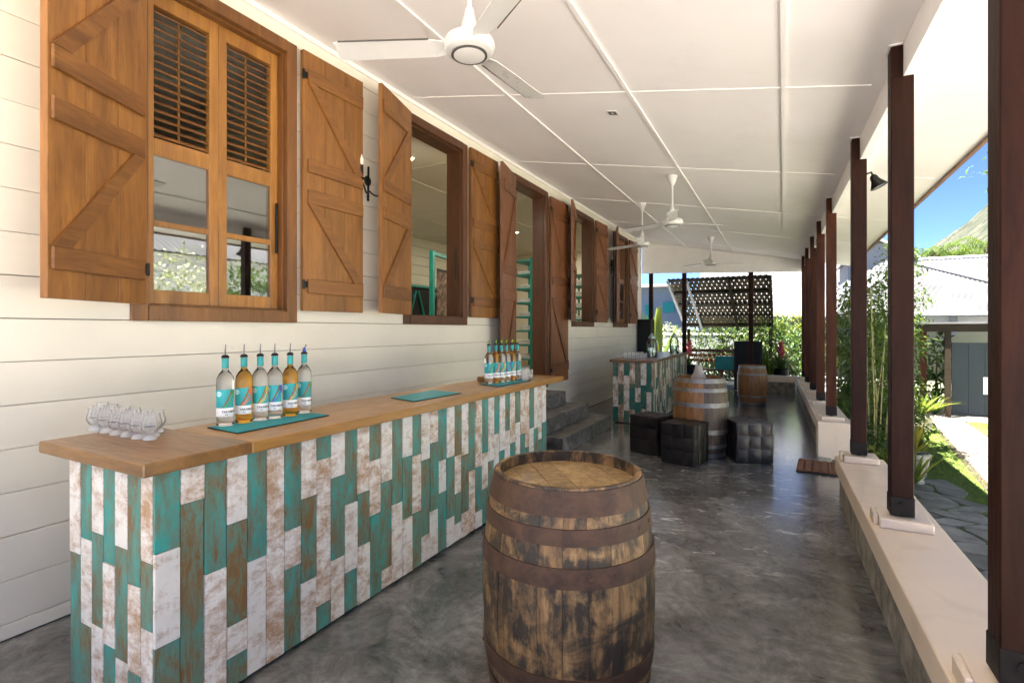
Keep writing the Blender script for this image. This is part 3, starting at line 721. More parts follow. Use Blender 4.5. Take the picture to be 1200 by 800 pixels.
# ------------------------------------------------------------------ bar counters
def strip_runs(z0, z1, start, lo=.14, hi=.42):
    out = []; z = z1; c_ = start
    while z > z0 + .02:
        L_ = random.uniform(lo, hi); zn = max(z0, z - L_)
        if zn - z0 < .08: zn = z0
        out.append((zn, z, c_)); z = zn; c_ = 1 - c_
    return out
BF, BBk, BY0, BY1, BH = -1.953, -2.57, 1.0, 4.36, .948
bar = thing('bar_counter', 'long bar counter clad in distressed teal and white planks with honey wood top', 'bar counter', (BF, BY0, 0), 0, 'plank clad bar counters')
MB().box(BBk-BF+.014, -.014, .014, BY1-BY0-.014, .035, BH-.001).build('carcass', M_dark, bar)
MB().box(BBk-BF+.03, -.03, .03, BY1-BY0-.03, .001, .034).build('toe_plinth', M_blk, bar)
near_px = [[('t',505),('w',712),('t',900)], [('w',395),('t',900)], [('t',550),('w',900)], [('w',440),('t',665),('w',735),('t',900)], [('t',522),('w',900)], [('w',800),('t',900)],
           [('t',455),('w',540),('t',742),('w',900)], [('w',385),('t',570),('w',900)], [('t',300),('w',622),('t',900)]]
ns = 38; pw = (BY1-BY0)/ns; prev = 0
for i in range(ns):
    ya = i*pw
    if i < len(near_px):
        Yc = BY0 + ya + pw/2; zcam = -BF*sn + Yc*cs; runs = []; zt = BH
        for cc, py in near_px[i]:
            zz = H - ((380 + py/1.905) - HY)/F*zcam; zz = max(.02, zz) if py < 890 else .02
            if zt - zz > .02: runs.append((zz, zt, 0 if cc == 't' else 1)); zt = zz
    else:
        runs = strip_runs(.02, BH, 1-prev if random.random() < .85 else prev, .20, .52); prev = runs[0][2]
    for (za, zb, cc) in runs:
        d = random.uniform(-.003, .006)
        MB().box(-.012, d, ya+.0016, ya+pw-.0016, za+.001, zb-.001, c=.0015).build('plank', M_white if cc else M_teal, bar)
ne = 7; ew = (BF-BBk-.0)/ne
end_runs = [[(1,.55),(0,.02)],[(0,.62),(1,.28),(0,.02)],[(1,.66),(0,.30),(1,.02)],[(0,.56),(1,.25),(0,.02)],[(1,.64),(0,.22),(1,.02)],[(0,.52),(1,.20),(0,.02)],[(1,.62),(0,.38),(1,.02)]]
for i in range(ne):
    xa = BBk-BF + i*ew; zt = BH
    for cc, zz in end_runs[i]:
        d = random.uniform(-.002,.003)
        MB().box(xa+.0012, xa+ew-.0012-(.0125 if i == ne-1 else 0), d*-1, .012, zz+.001, zt-.001, c=.0015).build('plank', M_white if cc else M_teal, bar); zt = zz
CT = .995
MB().box(-2.46-BF, -1.90-BF, 1.341-BY0, 4.67-BY0, BH, CT, c=.004).build('counter_top', M_counter, bar)
MB().box(-2.68-BF, -1.90-BF, .94-BY0, 1.34-BY0, BH+.0004, CT+.0004, c=.004).build('counter_return', M_counterx, bar)
# second bar
B2X, B2B, B2Y, B2E = -1.75, -2.36, 7.82, 10.95
bar2 = thing('bar_counter', 'far bar counter of worn green and white planks with dark top beside the poufs', 'bar counter', (B2X, B2Y, 0), 0, 'plank clad bar counters')
MB().box(B2B-B2X+.014, -.014, .014, B2E-B2Y-.014, .01, .94).build('carcass', M_dark, bar2)
ns = 36; pw = (B2E-B2Y)/ns; prev = 0
for i in range(ns):
    runs = strip_runs(.015, .941, 1-prev if random.random() < .7 else prev, .15, .5); prev = runs[0][2]
    for (za, zb, cc) in runs:
        d = random.uniform(-.002,.0035); MB().box(-.012, d, i*pw+.0015, (i+1)*pw-.0015, za+.001, zb-.001, c=.0015).build('plank', M_white2 if cc else M_green, bar2)
e2 = [[(0,.72),(1,.25),(0,.015)],[(1,.60),(0,.28),(1,.015)],[(0,.74),(1,.20),(0,.015)],[(1,.62),(0,.22),(1,.015)],[(0,.56),(1,.34),(0,.015)],[(1,.60),(0,.24),(1,.015)],[(0,.50),(1,.2),(0,.015)]]
ew = (B2X-B2B)/7
for i in range(7):
    zt = .941
    for cc, zz in e2[i]:
        MB().box(B2B-B2X+i*ew+.0015, B2B-B2X+(i+1)*ew-.0015-(.0125 if i == 6 else 0), random.uniform(-.003,.002), .012, zz+.001, zt-.001, c=.0015).build('plank', M_white2 if cc else M_green, bar2); zt = zz
MB().box(B2B-B2X-.04, .03, -.04, B2E-B2Y+.04, .942, .985, c=.004).build('counter_top', M_counterd, bar2)

# ------------------------------------------------------------------ things on the bars
def bar_mat(a, b, c_, d, z, label):
    t = thing('bar_mat', label, 'bar mat', ((a.x+c_.x)/2, (a.y+c_.y)/2, z), 0, 'teal bar mats')
    L_ = lambda p: (p.x - t.location.x, p.y - t.location.y)
    MB().prism([L_(a), L_(b), L_(c_), L_(d)], .0005, .004).build('rubber_edge', M_blk, t)
    q = [L_(p) for p in (a,b,c_,d)]; q = [(x*.955, y*.985) for x, y in q]
    MB().prism(q, .0041, .006).build('mat_face', M_matteal, t); return t
V = Vector
for q, lab in ((((243,501.5),(278,508.5),(386,487),(345,482)), 'teal rubber bar mat under the six tall rum bottles'),
               (((458,466.5),(485,471),(541,461),(506,457.5)), 'empty teal bar mat lying in the middle of the long counter'),
               (((562,450.5),(583,453.5),(622,446.5),(600,444)), 'teal bar mat under the lime pourer bottles and tumblers')):
    bar_mat(*[onZ(x, y, CT) for x, y in q], CT, lab)
def cyl_patch(pts, R, zoff=0.0, sub=None):
    """2-D polygon grid (s along arc, z) -> bent quads; pts = list of rows of (s,z)"""
    m = MB(); vs = []; fs = []; nr = len(pts); nc = len(pts[0])
    for row in pts:
        for s_, z in row: a = s_/R; vs.append((R*sin(a), -R*cos(a), z))
    for i in range(nr-1):
        for j in range(nc-1): fs.append((i*nc+j, i*nc+j+1, (i+1)*nc+j+1, (i+1)*nc+j))
    return m.add(vs, fs)
def text_mesh(txt, size, mat_, R):
    cu = bpy.data.curves.new('lettering', 'FONT'); cu.body = txt; cu.size = size; cu.align_x = 'LEFT'; cu.resolution_u = 2; cu.offset = size*.03
    o = bpy.data.objects.new('tmp', cu); col.objects.link(o)
    me = bpy.data.meshes.new_from_object(o.evaluated_get(bpy.context.evaluated_depsgraph_get()))
    bpy.data.objects.remove(o)
    for v in me.vertices:
        a = v.co.x/R; z = v.co.y; v.co = Vector((R*sin(a), -R*cos(a), z))
    me.materials.clear(); me.materials.append(mat_); return me
BR = .0375
prof_b = [(.0,.0),(.032,.0),(BR,.006),(BR,.205),(.035,.225),(.026,.243),(.0155,.255),(.0135,.262),(.0135,.315)]
me_clear = MB().lathe(prof_b, 32).mesh('bottle_body', M_bott, True); me_amber = MB().lathe(prof_b, 32).mesh('bottle_body', M_amber, True)
Rl = BR + .0006
def arcgrid(s0, s1, z0, z1, n=14): return [[(s0+(s1-s0)*j/n, z) for j in range(n+1)] for z in (z0, z1)]
LZ0, LZM, LZ1 = .045, .085, .170
me_lt = cyl_patch(arcgrid(-.05,.05,LZM,LZ1,20), Rl).mesh('label_art', M_lteal, True)
me_lw = cyl_patch(arcgrid(-.05,.05,LZ0,LZM,20), Rl).mesh('label_band', M_lwhite, True)
me_txt = text_mesh('TAKAMAKA', .0135, M_ltxt, Rl+.0005)
me_txt2 = text_mesh('RUM', .006, M_ltxt, Rl+.0005)
disc = [[( -.020 + .013*rr*cos(t_), .150+.013*rr*sin(t_)) for t_ in [2*pi*k/18 for k in range(19)]] for rr in (.02, 1)]
me_disc = cyl_patch(disc, Rl+.0004).mesh('label_disc', M_lpale, True)
def feather(colr, wd, off):
    rows_ = []
    for k in range(13):
        t_ = k/12; s0 = -.008 + off + .044*t_**.8; z = LZM+.001 + (LZ1-LZM-.002)*t_; w = wd*sin(pi*min(1, .12+t_*.8))**.8
        rows_.append([(s0, z), (s0 + w*.5, z), (s0 + w, z)])
    return cyl_patch(rows_, Rl+.0004+.0002*off*100).mesh('label_feather', colr, True)
FC = {'green': (.03,.30,.10), 'orange': (.75,.14,.02), 'yellow': (.75,.46,.03), 'blue': (.06,.09,.38), 'gold': (.62,.40,.08), 'leaf': (.09,.24,.08), 'brown': (.22,.10,.03)}
FM = {k: plain('feather_'+k, v, .5, 0, .35, 60) for k, v in FC.items()}
me_f = {k: feather(FM[k], .030, .006) for k in FC}; me_fb = feather(FM['brown'], .010, 0.0)
me_cap = MB().lathe([(.0138,.268),(.0150,.270),(.0150,.310),(.0138,.313)], 20, cap0=False, cap1=False).mesh('capsule', M_capteal, True)
me_neckring = MB().lathe([(.0,.315),(.017,.315),(.017,.322),(.010,.330),(.0,.330)], 16).mesh('pourer_collar', M_blk, True)
me_spout = MB().tube([(0,0,.33),(0,0,.352),(.003,-.004,.378)], .0035, 8, .0022).mesh('pourer_spout', M_galv, True)
me_bluep = MB().tube([(0,0,.330),(0,0,.345),(.010,-.004,.366)], .010, 10, .005).mesh('pourer_spout', M_blue, True)
me_limep = MB().tube([(0,0,.330),(0,0,.343),(.008,-.008,.358)], .009, 10, .006).mesh('pourer_spout', M_lime, True)
def bottle(loc, amber, fcol, label, rz, pour='metal', group='rum bottles on the long bar'):
    t = thing('rum_bottle', label, 'bottle', loc, rz, group)
    place('bottle_body', me_amber if amber else me_clear, t)
    la = place('label_art', me_lt, t); place('label_disc', me_disc, la); place('label_feather', me_fb, la); place('label_feather', me_f[fcol], la)
    lw = place('label_band', me_lw, t); place('lettering', me_txt, lw, (0,0,.063), (0,0,-.15)); place('lettering', me_txt2, lw, (0,0,.052), (0,0,.2))
    place('capsule', me_cap, t); place('pourer_collar', me_neckring, t)
    place('pourer_spout', {'metal': me_spout, 'blue': me_bluep, 'lime': me_limep}[pour], t); return t
MT = CT + .0062
g1 = [(264,498,0,'green','clear','first'),(286,494.5,1,'orange','amber',''),(305,491.5,0,'yellow','clear',''),(322,489.5,0,'blue','clear',''),(340,486.5,1,'gold','amber',''),(356.5,483,0,'leaf','clear','')]
lb = ['clear rum bottle with green feather label at the glasses end of the bottle row', 'amber rum bottle with orange feather label on teal mat', 'clear rum bottle with yellow feather label between amber and blue-labelled bottles',
      'clear rum bottle with blue feather label on teal mat', 'amber rum bottle with gold feather label on teal mat', 'clear rum bottle with bright blue pourer on teal mat']
for i, (x, y, a, f, _, _2) in enumerate(g1):
    p = onZ(x, y, MT); bottle((p.x, p.y, MT), a, f, lb[i], math.atan2(p.x, -p.y)+pi+.35 if False else radians(38), 'blue' if i == 5 else 'metal').rotation_euler[2] += (.10,-.06,.05,-.12,.08,-.03)[i]
g2 = [(573,449,0,'green'),(581,448,1,'orange'),(587.5,447.5,0,'yellow'),(593.5,446.5,0,'blue'),(600,445.5,1,'gold'),(606,444.5,0,'leaf')]
lb2 = ['clear bottle with lime pourer and green feather label at the far counter end', 'amber bottle with lime pourer and orange feather label at the far counter end', 'clear bottle with lime pourer and yellow feather label at the far counter end',
       'clear bottle with lime pourer and blue feather label at the far counter end', 'amber bottle with lime pourer and gold feather label at the far counter end', 'clear bottle with lime pourer standing next to the small tumblers']
for i, (x, y, a, f) in enumerate(g2):
    p = onZ(x, y, MT); bottle((p.x, p.y, MT), a, f, lb2[i], radians(20), 'lime')
# tasting glasses
gp_ = [(.0205,.012),(.016,.020),(.022,.030),(.0315,.046),(.0305,.060),(.0245,.086),(.0225,.098),(.0215,.098),(.0235,.086),(.0295,.060),(.0305,.047),(.021,.0315),(.0,.030)]
me_gb = MB().lathe(gp_, 24, cap0=False, cap1=False).mesh('bowl', M_tglass, True)
me_gf = MB().lathe([(.0,.0),(.024,.0),(.0255,.004),(.0225,.011),(.016,.020),(.018,.027),(.0,.029)], 24).mesh('foot', M_gbase, True)
me_gt = text_mesh('TAKAMAKA', .0085, M_ltxt, .0312)
def tasting_glass(x, y, z, label, group, rz=.6):
    t = thing('tasting_glass', label, 'glass', (x, y, z), rz, group)
    bw = place('bowl', me_gb, t); place('foot', me_gf, t); place('lettering', me_gt, bw, (0,0,.056), (0,0,-.55)); return t
gl = 'small stemless tasting glass with dark lettering in the cluster on the counter end'
k = 0
fr_ = [(111,503.5),(123,506.5),(136.5,509),(149,511),(162,513.5),(175.5,515)]
for r_ in range(3):
    for j in range(6):
        q0 = onZ(fr_[j][0] + 4.6*r_ + random.uniform(-.8,.8), fr_[j][1] - 4.4*r_, CT)
        tasting_glass(q0.x, q0.y, CT+.0006, gl, 'tasting glasses clustered on the counter end', random.uniform(.2,1.0))
# tumblers and small block by second bottle group
me_tu = MB().lathe([(.0,.002),(.030,.002),(.035,.008),(.036,.085),(.0345,.085),(.033,.012),(.0,.010)], 20, cap0=False, cap1=False).mesh('glass_wall', M_tglass, True)
me_tf = MB().lathe([(.0,.0),(.030,.0),(.0345,.004),(.0345,.010),(.0,.010)], 20).mesh('thick_base', M_gbase, True)
for i, (x, y) in enumerate(((611,445),(614.5,446),(617,443.5),(620,444.5),(614,442))):
    p = onZ(x, y, CT); t = thing('tumbler', 'small clear tumbler beside the lime pourer bottles', 'glass', (p.x, p.y, CT+.0063), 0, 'tumblers at the far counter end'); place('glass_wall', me_tu, t); place('thick_base', me_tf, t)
p = onZ(564, 447, CT); t = thing('wooden_block', 'small brass-coloured block on the counter beside the lime pourer bottles', 'block', (p.x, p.y, CT))
MB().box(-.03,.03,-.02,.02,.001,.045,c=.004).build('block_body', M_counter, t); MB().box(-.03,.03,-.021,-.0202,.012,.034).build('block_face', M_shut, t)
# second bar: dispensers and glasses
def dispenser(x, y, label, h):
    p = onZ(x, y, .986); t = thing('drink_dispenser', label, 'jar', (p.x, p.y, .986), 0, 'glass dispensers on the far bar')
    MB().lathe([(.0,.002),(.075,.002),(.085,.02),(.085,h*.62),(.06,h*.74),(.05,h*.78)], 24, cap1=False).build('jar_body', M_btnglass, t, smooth=True)
    MB().lathe([(.0,.012),(.070,.012),(.079,.024),(.079,h*.40),(.0,h*.40)], 24).build('drink', glassy('pale_drink', (.85,.93,.80), 1.33), t, smooth=True)
    MB().lathe([(.0,h*.78),(.054,h*.78),(.056,h*.80),(.056,h*.88),(.03,h*.92),(.012,h),(.0,h)], 20).build('lid', plain('jar_lid', (.25,.33,.31), .35, .6), t, smooth=True)
    MB().tube([(.08,-.03,.05),(.115,-.045,.05),(.118,-.047,.03)], .008).build('tap', M_galv, t)
dispenser(764, 418.5, 'larger glass drink dispenser with lid on the far bar', .40); dispenser(790, 414.5, 'smaller glass drink dispenser behind the larger one on the far bar', .40)
for i in range(11):
    p = onZ(733 + (i % 6)*4.6, 420.6 - 2.2*(i//6) - .15*(i % 6), .986); t = thing('tumbler', 'small glass in the rows on the far bar', 'glass', (p.x, p.y, .9862), 0, 'glasses on the far bar'); place('glass_wall', me_tu, t); place('thick_base', me_tf, t)

# ------------------------------------------------------------------ barrels
def barrel(name, label, X, Y, h, rt, rb, nst, hoops, mats, mhoop, headm, rz=0.0, dark=()):
    t = thing(name, label, 'barrel', (X, Y, 0), rz, 'oak barrels')
    def R(z): u = 2*z/h - 1; return rb - (rb-rt)*abs(u)**2.1
    nz = 16; th = .026; a = 2*pi/nst
    def stave_mesh(mt):
        vs = []; fs = []; na = 3; da = a*.5 - .0008/rb
        for k in range(nz+1):
            z = h*k/nz; r = R(z)
            ch = .010 if k in (0, nz) else 0
            for q in range(na):
                an = -da + 2*da*q/(na-1); bul = .0010*(1-(2*q/(na-1)-1)**2)
                vs.append(((r+bul)*cos(an), (r+bul)*sin(an), z))
            for q in range(na):
                an = -da + 2*da*q/(na-1); vs.append(((r-th+ch)*cos(an), (r-th+ch)*sin(an), z))
        w = 2*na
        for k in range(nz):
            b0, b1 = k*w, (k+1)*w
            for q in range(na-1):
                fs.append((b0+q, b0+q+1, b1+q+1, b1+q)); fs.append((b0+na+q, b1+na+q, b1+na+q+1, b0+na+q+1))
            fs.append((b0, b1, b1+na, b0+na)); fs.append((b0+na-1, b0+2*na-1, b1+2*na-1, b1+na-1))
        for k in (0, nz):
            b0 = k*w
            for q in range(na-1): fs.append((b0+q, b0+q+1, b0+na+q+1, b0+na+q) if k else (b0+q, b0+na+q, b0+na+q+1, b0+q+1))
        return MB().add(vs, fs).mesh('stave', mt, True)
    mm = [stave_mesh(m) for m in mats]
    for i in range(nst):
        s_ = 1 + random.uniform(-.003, .002)
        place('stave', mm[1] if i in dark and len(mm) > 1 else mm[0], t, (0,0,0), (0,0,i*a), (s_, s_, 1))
    for (z0, z1) in hoops:
        o_ = .0025; pr = []
        for k in range(5):
            z = z0 + (z1-z0)*k/4; pr.append((R(z)+.0045+o_, z))
        pr += [(R(z1)+.0015, z1+.0001), (R(z0)+.0015, z0-.0001), pr[0]]
        MB().lathe(pr, 64, cap0=False, cap1=False).build('hoop', mhoop, t, smooth=True)
        for da_ in (.0, .045):
            aa = 2.2 + z0*5 + da_*6; r = R((z0+z1)/2) + .007
            MB().lathe([(.0,.0),(.0085,.0),(.006,.004),(.0,.005)], 8, M=Matrix.Rotation(aa,4,'Z') @ Matrix.Translation((r,0,(z0+z1)/2)) @ Matrix.Rotation(pi/2,4,'Y')).build('rivet', mhoop, t)
    # head boards
    r = R(h*.95) - th + .004; nb = 6
    for (zt, nm) in ((h-.045, 'head_board'), (.045, 'head_board')):
        for j in range(nb):
            xa, xb = -r + 2*r*j/nb + .0015, -r + 2*r*(j+1)/nb - .0015
            pts = []
            for k in range(7):
                x = xa + (xb-xa)*k/6; pts.append((x, math.sqrt(max(0, r*r-x*x))))
            poly = pts + [(x, -y) for x, y in reversed(pts)]
            poly = [poly[i] for i in range(len(poly)) if i == 0 or (abs(poly[i][0]-poly[i-1][0])+abs(poly[i][1]-poly[i-1][1])) > 1e-5]
            MB().prism(poly, zt-.02, zt + random.uniform(-.001,.001), Matrix.Rotation(.5,4,'Z')).build(nm, headm, t)
    return t
barrel('oak_barrel', 'large old stained barrel with rusty hoops beside the long bar', -.758, 1.90, .905, .283, .335, 24,
       [(.815,.897),(.722,.776),(.585,.652),(.215,.282),(.112,.166),(.008,.09)], [M_bar1], M_rust, M_bar1h, .2)
b2p = onZ(820.5, 531, 0)
barrel('oak_barrel', 'golden barrel with pale metal hoops and a dark stained side among the poufs', b2p.x, b2p.y, .90, .262, .308, 20,
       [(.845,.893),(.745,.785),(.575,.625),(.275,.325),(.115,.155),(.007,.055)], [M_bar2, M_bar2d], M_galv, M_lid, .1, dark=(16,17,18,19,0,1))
b3p = onZ(881.5, 473, 0)
barrel('oak_barrel', 'smaller golden barrel with pale hoops at the far end of the veranda', b3p.x, b3p.y, .755, .232, .272, 20,
       [(.70,.748),(.57,.605),(.15,.185),(.007,.055)], [M_bar2], M_galv, M_lid)
# decanter and twigs on middle barrel
t = thing('stoneware_vase', 'pale conical stoneware vase with bare stems on the middle barrel', 'vase', (b2p.x-.02, b2p.y+.02, .875))
MB().lathe([(.0,.001),(.085,.001),(.088,.01),(.06,.06),(.045,.11),(.036,.16),(.03,.16),(.038,.11),(.0,.10)], 24, cap1=False).build('vase_body', plain('stoneware', (.30,.28,.26), .5, 0, .15, 10), t, smooth=True)
for k in range(3):
    MB().tube([(0,0,.05),(.01*(k-1),.005,.2),(.035*(k-1),.01*k,.33)], .006, 6, .004).build('stem', M_bark, t)

# ------------------------------------------------------------------ woven leather poufs
def pouf(label, X, Y, rz, w=.40, h=.44):
    t = thing('leather_pouf', label, 'pouf', (X, Y, 0), rz, 'woven leather poufs')
    b = MB().box(-w/2+.012, w/2-.012, -w/2+.012, w/2-.012, .004, h-.012, c=.03).build('core', M_leather, t)
    n = 3; c_ = w/n; ch = h/n
    def panel(cw, chh):
        m = MB(); g = 5; vs = []; fs = []
        for i in range(g):
            for j in range(g):
                u, v_ = i/(g-1)*2-1, j/(g-1)*2-1; z = .008*(1-abs(u)**6)*(1-abs(v_)**6) + .002*random.uniform(-1,1)
                vs.append((u*cw*.49, v_*chh*.49, z))
        for i in range(g-1):
            for j in range(g-1): fs.append((i*g+j, (i+1)*g+j, (i+1)*g+j+1, i*g+j+1))
        o_ = len(vs)
        ring = [(0,j) for j in range(g)] + [(i,g-1) for i in range(1,g)] + [(g-1,j) for j in range(g-2,-1,-1)] + [(i,0) for i in range(g-2,0,-1)]
        for (i, j) in ring: x, y, z = vs[i*g+j]; vs.append((x, y, -.012))
        for k in range(len(ring)):
            k2 = (k+1) % len(ring); a_ = ring[k][0]*g+ring[k][1]; b_ = ring[k2][0]*g+ring[k2][1]; fs.append((a_, o_+k, o_+k2, b_))
        return m.add(vs, fs).mesh('leather_panel', M_leather, True)
    me = [panel(c_, ch) for _ in range(3)]; mt = [panel(c_, c_) for _ in range(3)]
    for f in range(4):
        Rm = Matrix.Rotation(f*pi/2, 4, 'Z')
        for i in range(n):
            for j in range(n):
                tw = .006 if (i+j) % 2 else 0
                M_ = Rm @ Matrix.Translation((w/2-.014+tw, -w/2+c_*(i+.5), ch*(j+.5)*.985+.006)) @ Matrix.Rotation(pi/2,4,'Y') @ Matrix.Rotation(pi/2,4,'Z')
                o = place('leather_panel', random.choice(me), t); o.matrix_local = M_
    for i in range(n):
        for j in range(n):
            tw = .006 if (i+j) % 2 else 0
            place('leather_panel', random.choice(mt), t, (-w/2+c_*(i+.5), -w/2+c_*(j+.5), h-.014+tw))
def quad_pouf(l, A, B, rz_extra=0, w=.40):   # near edge A->B on the floor
    A = Vector((A[0], A[1])); B = Vector((B[0], B[1])); d = (B-A).normalized(); nrm = Vector((-d.y, d.x))
    c_ = (A+B)/2 + nrm*w/2; pouf(l, c_.x, c_.y, math.atan2(d.y, d.x), w)
quad_pouf('dark woven leather pouf next to the far bar, behind its neighbour', (-1.63,6.07), (-1.27,5.93), w=.38)
quad_pouf('dark woven leather pouf standing in front of the middle barrel', (-1.19,5.72), (-.822,5.62), w=.38)
quad_pouf('dark woven leather pouf on the low wall side of the middle barrel', (-.455,6.03), (-.08,6.21), w=.40)

# ------------------------------------------------------------------ door mat
t = thing('door_mat', 'brown striped fibre door mat at the gap in the low wall', 'door mat', (.30, 6.24, 0), radians(-4))
MB().box(-.17,.26,-.26,.28,.001,.010,c=.003).build('mat_backing', M_blk, t)
for i in range(6): MB().box(-.165+.071*i, -.165+.071*i+.058, -.255,.275,.0102,.022,c=.004).build('fibre_strip', M_mat, t)

# ------------------------------------------------------------------ room contents
def shelf_unit(X, Y, label, n=9, w=.62):
    t = thing('shelf_unit', label, 'shelf', (X, Y, RZ), 0, 'teal shelf units in the room'); hh = 2.12
    for (dx, dy) in ((-.17,-w/2),(.17,-w/2),(-.17,w/2),(.17,w/2)): MB().box(dx-.02,dx+.02,dy-.02,dy+.02,.001,hh,c=.003).build('upright', M_teals, t)
    for i in range(n):
        z = .10 + i*(hh-.16)/(n-1); MB().box(-.185,.185,-w/2+.021,w/2-.021,z,z+.03,c=.003).build('shelf_board', M_teals, t)
        MB().box(.151,.187,-w/2+.021,w/2-.021,z+.031,z+.055).build('shelf_lip', M_teals, t)
        if i < n-1:
            for q in range(2):
                y_ = -.14+.28*q + random.uniform(-.03,.03); hgt = random.uniform(.05,.12)
                cl = thing('folded_cloth', 'folded pale cloths on the %s shelf up of the teal unit behind the %s' % (('first','second','third','fourth','fifth','sixth','seventh','eighth')[i], 'doorway' if Y < 9 else 'far window'), 'cloth', (X+.0, Y+y_, RZ+z+.0305), random.uniform(-.1,.1), 'folded cloths on the shelves')
                lay = 3
                for l in range(lay): MB().box(-.12+random.uniform(0,.02),.13+random.uniform(0,.03),-.12,.12+random.uniform(-.02,.01),hgt*l/lay+.001,hgt*(l+1)/lay-.002,c=.012).build('cloth_fold', M_cloth, cl)
shelf_unit(-4.0, 8.25, 'tall teal shelf unit of folded cloths seen through the doorway')
shelf_unit(-4.0, 10.85, 'tall teal shelf unit seen through the narrow far window')
t = thing('display_stand', 'tall teal timber display stand with a framed picture inside the open window', 'stand', (-5.9, 8.3, RZ), radians(10))
for y in (-.55, .55): MB().box(-.04,.04,y-.04,y+.04,.001,2.35,c=.004).build('upright', M_teals, t)
for z in (.15, 2.27): MB().box(-.038,.038,-.509,.509,z,z+.07,c=.004).build('cross_rail', M_teals, t)
pm = None
def picmat():
    m, nt, b = newmat('dark_print'); v = coords(nt, (1,1,1)); n = noise(nt, v, 5, 6, .7, 1.5)
    setc(nt, b, ramp(nt, n, [(.32, (.015,.015,.02)), (.48, (.09,.03,.025)), (.55, (.30,.22,.16)), (.62, (.05,.06,.09)), (.75, (.35,.33,.3))])); b.inputs['Roughness'].default_value = .3; return m
MB().box(.0,.012,-.36,.40,1.15,2.0,c=.003).build('print_panel', picmat(), t); MB().box(.0121,.03,-.38,.42,2.0,2.04).build('print_frame', M_blk, t); MB().box(.0121,.03,-.38,.42,1.11,1.15).build('print_frame', M_blk, t)
t = thing('dark_rack', 'dark storage rack with teal diagonal braces along the back wall of the room', 'rack', (RX+.30, 9.6, RZ))
MB().box(-.2,.15,-1.6,1.9,.001,1.78,c=.006).build('rack_body', M_blk, t)
for k in range(5):
    y = -1.5+.68*k
    for (ya, yb) in ((y, y+.6), (y+.6, y)):
        b = MB(); b.tube([(.165, ya, .1),(.165, yb, 1.7)], .03, 6); b.build('brace', M_teals, t)
MB().box(-.2,.2,-1.65,1.95,1.781,1.83,c=.004).build('rack_top', M_teals, t)
t = thing('inner_door', 'dark brown panelled door in the back wall of the room', 'door', (RX+.03, 13.1-1.2, RZ))
MB().box(0,.04,-.5,.42,.002,2.1,c=.004).build('door_leaf', M_frame, t)
for (a, b_, c0, c1) in ((-.42,-.06,.15,.95),(.0,.34,.15,.95),(-.42,-.06,1.1,1.95),(.0,.34,1.1,1.95)): MB().box(.0402,.05,a,b_,c0,c1,c=.005).build('door_panel', M_frame, t)
MB().lathe([(.02,0),(.02,.05)],10,M=Matrix.Translation((.041,.38,1.0)) @ Matrix.Rotation(pi/2,4,'Y')).build('handle', M_galv, t)

# ------------------------------------------------------------------ garden: paths, lawn
def onG(x, y, z=GZ): return onZ(x, y, z)
# slate paving strip next to the kerb: irregular stones (jittered cells)
fp = struct('slate_paving', (0,0,GZ))
MB().add([(kx(-3)+.0,-3,.002),(2.6,-3,.002),(2.5,9,.002),(1.7,10.5,.002),(kx(10)+.1,10.5,.002)], [(0,1,2,3,4)]).build('bed', M_soil, fp)
rng = random.Random(5)
nx, nyc = 6, 38; cw, chh = 1.95/nx, .34
pts = {}
for i in range(-1, nx+2):
    for j in range(-1, nyc+2): pts[(i,j)] = Vector((.66 + (i+rng.uniform(-.32,.32) + .5*(j % 2))*cw, -2.8 + (j+rng.uniform(-.34,.34))*chh))
for j in range(nyc):
    for i in range(nx):
        q = [pts[(i,j)], pts[(i+1,j)], pts[(i+1,j+1)], pts[(i,j+1)]] if rng.random() < .9 else [pts[(i,j)], (pts[(i,j)]+pts[(i+1,j)])/2+Vector((0,-.05)), pts[(i+1,j)], pts[(i+1,j+1)], pts[(i,j+1)]]
        c_ = sum(q, Vector((0,0)))/len(q)
        if c_.x < kx(c_.y)+.25 or c_.x > 2.45 - max(0, c_.y-6.0)*.22: continue
        if c_.y > 10.2: continue
        q = [c_ + (p-c_)*(1-.018/max(.05,(p-c_).length)) for p in q]
        poly = []
        for a in range(len(q)):
            p0, p1 = q[a], q[(a+1) % len(q)]; poly.append(p0.lerp(p1,.12)); poly.append(p0.lerp(p1,.5)+Vector((rng.uniform(-.018,.018), rng.uniform(-.018,.018)))); poly.append(p0.lerp(p1,.88))
        zt = .022 + rng.uniform(-.006,.010); tl = (rng.uniform(-.02,.02), rng.uniform(-.02,.02))
        n = len(poly); vs = [(p.x,p.y,.003) for p in poly] + [(c_.x+(p.x-c_.x)*.97, c_.y+(p.y-c_.y)*.97, zt + (p.x-c_.x)*tl[0] + (p.y-c_.y)*tl[1]) for p in poly]
        vs = [(x-c_.x, y-c_.y, z) for x, y, z in vs]
        MB().add(vs, [tuple(range(n, 2*n))] + [(k, (k+1) % n, n+(k+1) % n, n+k) for k in range(n)]).build('flagstone', M_slate, fp, (c_.x, c_.y, 0))
# lawn sheet
lawn = MB(); lawn.add([(1.2,6.0,GZ+.006),(14,3.0,GZ+.006),(14,15.3,GZ+.006),(2.3,15.3,GZ+.006)], [(0,1,2,3)])
tag(lawn.build('lawn', M_grassb), kind='structure')
